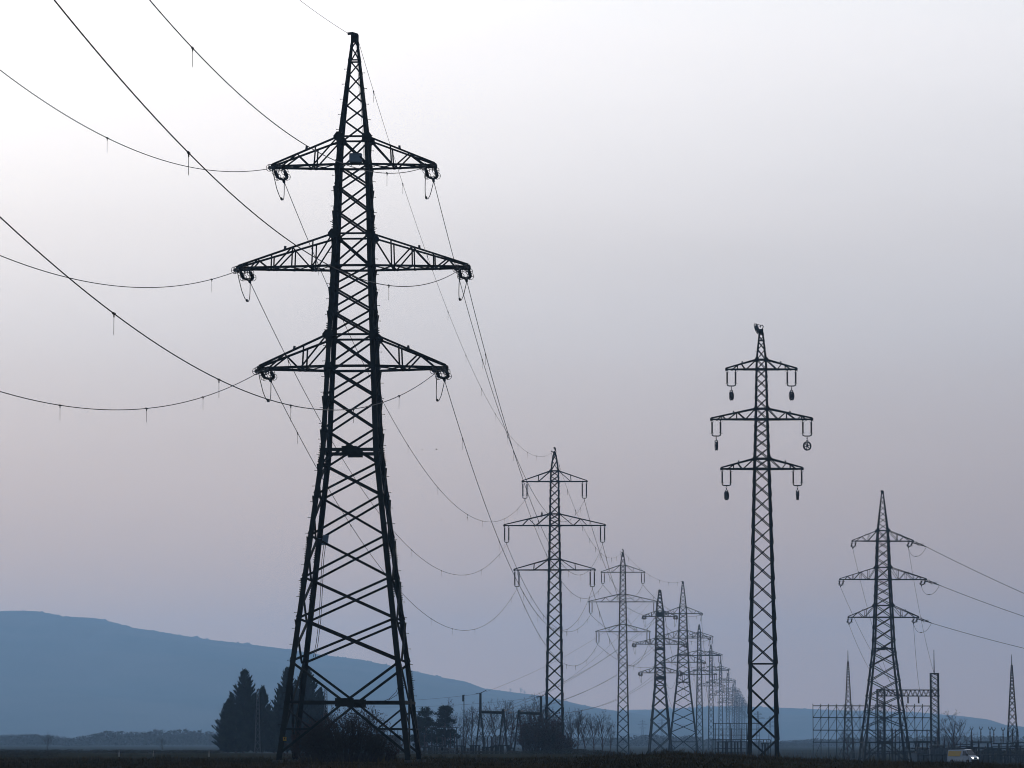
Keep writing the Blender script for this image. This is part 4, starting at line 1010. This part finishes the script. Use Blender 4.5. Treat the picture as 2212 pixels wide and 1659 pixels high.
bt = [(972, 760, 1521), (1006, 690, 1538), (1020, 690, 1529), (1046, 705, 1533), (1068, 690, 1522), (1086, 685, 1519), (1104, 690, 1530), (1140, 720, 1524), (1160, 705, 1511), (1184, 720, 1531), (1233, 690, 1543), (1249, 700, 1539), (1266, 690, 1540), (1284, 720, 1551), (1303, 700, 1545), (1321, 690, 1563), (1214, 705, 1545)]
bt.sort()
for i, (px, D, yt) in enumerate(bt):
    place_tree(i % 4, px, D, yt, f'{ORD[i]} bare tree from the left in the row behind the bird pylon', (.9 if px != 1321 else .7) * R.uniform(.9, 1.2), 'bare trees in the left yard', i * 1.9)
place_tree(2, 1832, 705, 1577, 'small bare tree in front of the pointed mast left of the right-hand pylon', .95, None, 1.0)
place_tree(0, 2056, 700, 1545, 'wide bare tree right of the gantry column, behind the van', 1.35, None, 2.2)
place_tree(1, 1868, 760, 1600, 'tiny bare tree behind the left legs of the right-hand pylon', .9, None, .4)
place_tree(3, 106, 1150, 1588, 'lone bare tree standing out left of the far wood', 1.1, None, 0)
place_tree(2, 354, 1250, 1596, 'lone round tree before the far wood, nearer the conifers', 1.1, None, 2)

for px, yb, hh, la in ((1104, 1496, 14, 'left of three tiny trees standing on the skyline of the long hill'), (1127, 1499, 19, 'tallest of three tiny trees standing on the skyline of the long hill'), (1135, 1501, 15, 'right of three tiny trees standing on the skyline of the long hill')):
    q = at(px, yb, 9190); e = empty('skyline_tree', q - Vector((0, 0, 3))); e.scale = (hh / 9, hh / 9, hh / 10.5); link('trunk', TREES[0][0], e); link('crown', TREES[0][1], e); tag(e, la, 'tree', 'trees on the skyline')
def leaf(mb, p, d, L, w, rr):
    s = d.cross(rdir(rr))
    if s.length < 1e-3: return
    s.normalize(); s *= w; mb.add([p - s * .5, p + s * .5, p + d * L + s * .12, p + d * L - s * .12], [(0, 1, 2, 3)])
# bush between the feet of the nearest pylon
def bush(label, px, D, wpx, ytop, stems, seed, mt_leaf, leafs, dens=1.0, tallf=1.0, wide=1.0):
    rr = random.Random(seed); p = gp(px, D); e = empty('bush', p); tag(e, label, 'bush'); br = MB(); lf = MB()
    Wd = wpx * D / F / 2; Hh = zat(ytop, D) - p.z
    cf = dict(seg=[6, 4, 3], wob=[.13, .22, .3], up=[.05, .05, .03], taper=[.35, .45, .6], n=[1, 8, 4], spread=[0, .5, .6], len=[1, .42, .45]); cf['from'] = [0, .18, .15]
    for k in range(stems):
        a = rr.uniform(0, 2 * math.pi); q = math.sqrt(rr.random()); bx = Vector((math.cos(a) * q * Wd * .55, math.sin(a) * q * Wd * .45, 0))
        out = Vector((math.cos(a) * q, math.sin(a) * q * .8, 0)); env = math.sqrt(max(.08, 1 - q * q * .75))
        d = (Vector((0, 0, 1)) + out * rr.uniform(.4, 1.05) * wide).normalized(); tips = []
        grow(br, rr, bx, d, Hh * .86 * env * rr.uniform(.72, 1.1), .026 * tallf, 0, cf, tips)
        for t, dd in tips:
            for j in range(leafs):
                if rr.random() < dens: leaf(lf, t - dd * rr.uniform(0, .25) * tallf + rdir(rr) * .1 * tallf, rdir(rr), rr.uniform(.06, .13) * tallf, .08 * tallf, rr)
    build('branches', br, M['twig'], e); o = build('foliage', lf, mt_leaf, e); return e
bush('bare twiggy bush with seed heads between the feet of the nearest pylon', 750, 256.5, 225, 1516, 125, 5, M['darkleaf'], 2, .75, wide=1.1)
bush('low wide shrub at the left feet of the nearest pylon', 684, 257.5, 140, 1560, 50, 6, M['redleaf'], 1, .8, wide=1.15)
bush('low shrub at the right feet of the nearest pylon', 815, 258.5, 120, 1576, 45, 8, M['redleaf'], 1, .8, wide=1.2)
bush('big dark reddish bush at the foot of the slim pylon with the bird', 1166, 588, 108, 1530, 130, 9, M['redleaf'], 3, .75, 1.9)
bush('low dark shrub right of the big reddish bush', 1214, 590, 60, 1582, 50, 12, M['redleaf'], 3, .8, 1.8)

# conifers
def conifer(seed, Hh, Rr, leaders):
    rr = random.Random(seed); mb = MB(); tr = MB()
    tr.tube([(0, 0, 0), (0, 0, Hh * .5), (0, 0, Hh * .9)], [Hh * .018, Hh * .011, .03], 6)
    cones = [(0, 0, Hh, Rr)]
    for k in range(leaders):
        a = k * 2.4 + rr.uniform(-.4, .4); q = rr.uniform(.35, .7) * Rr; cones.append((math.cos(a) * q, math.sin(a) * q, Hh * lerp(.95, .5, q / Rr) * rr.uniform(.85, 1.05), Rr * rr.uniform(.4, .55)))
    for cx, cy, hh, rad in cones:
        n = int(30 * hh / 3 * max(.6, rad / 2.2))
        for i in range(n):
            t = (i + rr.random()) / n; z = .2 + t * (hh - .5)
            env = rad * min(1.0, .45 + t * 4) * (1 - t) ** .85 + .12
            a = i * 2.4 + rr.uniform(-.5, .5); L = env * rr.uniform(.6, 1.32)
            rise = rr.uniform(.55, 1.1) * (.5 + .5 * t) * L + .35
            p0 = Vector((cx, cy, z)); p2 = p0 + Vector((math.cos(a) * L, math.sin(a) * L, rise)); p1 = p0.lerp(p2, .55) - Vector((0, 0, .18 * L))
            m = int(10 + 13 * L)
            for j in range(m):
                u = rr.random() ** .6; q = p0.lerp(p1, u).lerp(p1.lerp(p2, u), u); d = ((p1 - p0).lerp(p2 - p1, u).normalized() + Vector((0, 0, .45)) + rdir(rr) * .5).normalized()
                leaf(mb, q + rdir(rr) * .22 * (1.1 - u), d, rr.uniform(.35, .75), rr.uniform(.16, .32), rr)
            leaf(mb, p2 - (p2 - p1).normalized() * .3, ((p2 - p1).normalized() + Vector((0, 0, .3))).normalized(), rr.uniform(.5, .9), .2, rr)
        for k in range(6): leaf(mb, Vector((cx, cy, hh - 1.0 + k * .16)), (Vector((0, 0, 1)) + rdir(rr) * .3).normalized(), .7, .18, rr)
    return tr.mesh('trunk', M['bark']), mb.mesh('crown', M['conifer'])
CON = [conifer(41, 15.5, 4.3, 6), conifer(52, 15.5, 4.1, 5), conifer(63, 15.5, 3.9, 5)]
for k, px, D, yt, wx, la in ((0, 529, 640, 1453, 1.0, 'tallest conifer of the left clump'), (1, 495, 645, 1514, 1.15, 'low broad conifer at the left end of the left clump'), (2, 569, 650, 1487, .85, 'narrow conifer at the right end of the left clump'),
                             (1, 622, 640, 1448, .95, 'conifer seen between the left legs of the nearest pylon'), (2, 663, 645, 1444, 1.0, 'tall conifer seen inside the nearest pylon'), (0, 694, 650, 1490, .8, 'shorter conifer at the right end of the middle clump'), (2, 512, 636, 1540, 1.2, 'small conifer in front of the left clump'), (1, 596, 655, 1530, 1.0, 'low conifer filling the gap between the two conifer clumps')):
    p = gp(px, D); s = (zat(yt, D) - p.z) / 15.5; e = empty('conifer', p, R.uniform(0, 6)); e.scale = (s * wx, s * wx, s) if s * wx > .6 else (.6 * wx, .6 * wx, s)
    link('trunk', CON[k][0], e); link('crown', CON[k][1], e); tag(e, la, 'tree', 'conifers')
def pine(seed):
    rr = random.Random(seed); mb = MB(); tr = MB(); tr.tube([(0, 0, 0), (.1, 0, 4), (0, 0, 8.5)], [.22, .16, .06], 6)
    for k in range(34):
        t = rr.random(); z = 2.0 + t * 7; q = 2.6 * (1 - t) ** .6 * rr.uniform(.3, 1); a = rr.uniform(0, 6.28)
        c = Vector((math.cos(a) * q, math.sin(a) * q, z)); rad = rr.uniform(.6, 1.05)
        tr.tube([(0, 0, z - .6), c], [.06, .03], 4)
        for i in range(190):
            d = rdir(rr); p = c + Vector((d.x * rad * 1.25, d.y * rad * 1.25, d.z * rad * .6)) * rr.random() ** .4
            leaf(mb, p, (d + Vector((0, 0, .8))).normalized(), rr.uniform(.2, .4), .16, rr)
    return tr.mesh('trunk', M['bark']), mb.mesh('crown', M['pine'])
PI_ = [pine(71), pine(72)]
for k, px, D, yt, wx, la in ((0, 921, 660, 1527, 1.0, 'rounded dark pine beside the right foot of the nearest pylon'), (1, 963, 660, 1525, 1.1, 'taller dark pine, right one of the two'), (1, 905, 668, 1548, .9, 'small dark pine half behind the right leg of the nearest pylon')):
    p = gp(px, D); s = (zat(yt, D) - p.z) / 9.4; e = empty('pine', p, R.uniform(0, 6)); e.scale = (s * wx, s * wx, s); link('trunk', PI_[k][0], e); link('crown', PI_[k][1], e); tag(e, la, 'tree', 'pines')

# far woods and hedges: masses nobody could count
def mass(name, label, cat, px0, px1, Da, Db, top, n, lw, seed, mt_, tris=46):
    rr = random.Random(seed); mb = MB()
    for k in range(n):
        px = rr.uniform(px0, px1); D = rr.uniform(Da, Db); p = gp(px, D); hh = max(.6, (zat(interp(px, top), D) - p.z)) * rr.uniform(.62, 1.03); w = lw * rr.uniform(.7, 1.3)
        for i in range(tris):
            d = rdir(rr); t = rr.random(); z = hh * (.12 + .88 * t); q = w * math.sin(math.pi * min(1, .25 + .75 * t)) ** .6
            c = p + Vector((d.x * q, d.y * q, z)); leaf(mb, c, (Vector((d.x, d.y, .8))).normalized(), hh * rr.uniform(.08, .18), w * rr.uniform(.12, .3), rr)
    o = build(name, mb, mt_); o['kind'] = 'stuff'; tag(o, label, cat); return o
mass('wood', 'far hazy wood in front of the left hill', 'wood', -60, 480, 2300, 2700, [(-60, 1590), (40, 1590), (100, 1588), (160, 1597), (230, 1583), (330, 1580), (430, 1579), (480, 1588)], 330, 6.5, 91, M['wood'])
mass('wood', 'dark wood strip behind the distant pylons', 'wood', 1320, 1760, 2500, 2900, [(1320, 1592), (1420, 1588), (1500, 1590), (1600, 1600), (1760, 1604)], 260, 7, 92, M['wood'])
mass('wood', 'low far wood behind the substation at the right', 'wood', 1660, 2300, 2900, 3300, [(1660, 1602), (1740, 1596), (1900, 1590), (2100, 1588), (2300, 1590)], 300, 8, 93, M['wood'])
mass('wood', 'low hazy wood behind the left yard', 'wood', 470, 1330, 2600, 3000, [(470, 1590), (900, 1588), (1330, 1594)], 330, 7, 94, M['wood'])
mass('hedge', 'long low hedge beyond the field on the left', 'hedge', -40, 480, 560, 620, [(-40, 1634), (60, 1628), (110, 1634), (180, 1632), (260, 1626), (330, 1623), (480, 1621)], 420, .9, 95, M['hedge'], 30)
mass('hedge', 'scrubby hedge along the field edge behind the slim pylons', 'hedge', 1100, 1345, 560, 600, [(1100, 1624), (1220, 1616), (1345, 1624)], 260, .7, 96, M['hedge'], 30)
mass('hedge', 'low mound of scrub at the feet of the distant pair', 'hedge', 1395, 1490, 560, 580, [(1395, 1628), (1440, 1618), (1490, 1624)], 130, .6, 97, M['hedge'], 30)
mass('hedge', 'dark scrub under the substation behind the van', 'hedge', 1960, 2230, 752, 765, [(1960, 1622), (2060, 1614), (2150, 1620), (2230, 1616)], 330, 1.2, 98, M['hedge'], 30)
mass('hedge', 'low scrub around the huts of the left yard', 'hedge', 700, 1110, 600, 618, [(700, 1630), (860, 1624), (1000, 1624), (1110, 1620)], 240, .6, 99, M['hedge'], 30)
mass('hedge', 'dark scrub patch at the left edge of the field', 'hedge', -30, 130, 430, 450, [(-30, 1634), (60, 1638), (110, 1634), (130, 1640)], 90, .6, 100, M['hedge'], 30)

# field grass
rr = random.Random(5); mb = MB()
for k in range(46000):
    D = 182 + 125 * rr.random() ** 1.1; X = rr.uniform(-.155, .155) * D; z = ground(X, D)
    if noise.noise(Vector((X * .09, D * .04, 7))) < rr.uniform(-.9, .5): continue
    hh = rr.uniform(.06, .2) * (3.2 if rr.random() < .02 else 1); w = rr.uniform(.03, .07); a = rr.uniform(0, 3.14); dx, dy = math.cos(a) * w, math.sin(a) * w; lx, ly = rr.gauss(0, .35) * hh, rr.gauss(0, .35) * hh
    mb.add([(X - dx, D - dy, z - .02), (X + dx, D + dy, z - .02), (X + lx, D + ly, z + hh)], [(0, 1, 2)])
for k in range(16000):      # rank tufts along the crest of the field
    D = rr.uniform(262, 312); X = rr.uniform(-.155, .155) * D; q = noise.noise(Vector((X * .22, D * .12, 11))) + .5 * noise.noise(Vector((X * .9, D * .4, 3)))
    if q < .08: continue
    z = ground(X, D); hh = min(.7, rr.uniform(.15, .5) * (.4 + 1.6 * q)); w = rr.uniform(.02, .05); a = rr.uniform(0, 3.14); dx, dy = math.cos(a) * w, math.sin(a) * w; lx, ly = rr.gauss(0, .4) * hh, rr.gauss(0, .4) * hh
    mb.add([(X - dx, D - dy, z - .02), (X + dx, D + dy, z - .02), (X + lx, D + ly, z + hh)], [(0, 1, 2)])
o = build('grass', mb, M['grass']); o['kind'] = 'stuff'; tag(o, 'dark short grass and dry stalks covering the field', 'grass')

# ------------------------------------------------------------------ haze
mb = MB(); mb.box(-8600, 8600, -300, 12300, -12, 400)
hm = bpy.data.materials.new('haze'); hm.use_nodes = True
hn = hm.node_tree; hn.nodes.clear(); ho = hn.nodes.new('ShaderNodeOutputMaterial'); pv = hn.nodes.new('ShaderNodeVolumePrincipled')
pv.inputs['Color'].default_value = (.365, .63, 1.0, 1); pv.inputs['Density'].default_value = 1.1e-4; pv.inputs['Anisotropy'].default_value = 0.55
hn.links.new(pv.outputs[0], ho.inputs['Volume'])
o = build('haze', mb, hm); o['kind'] = 'stuff'
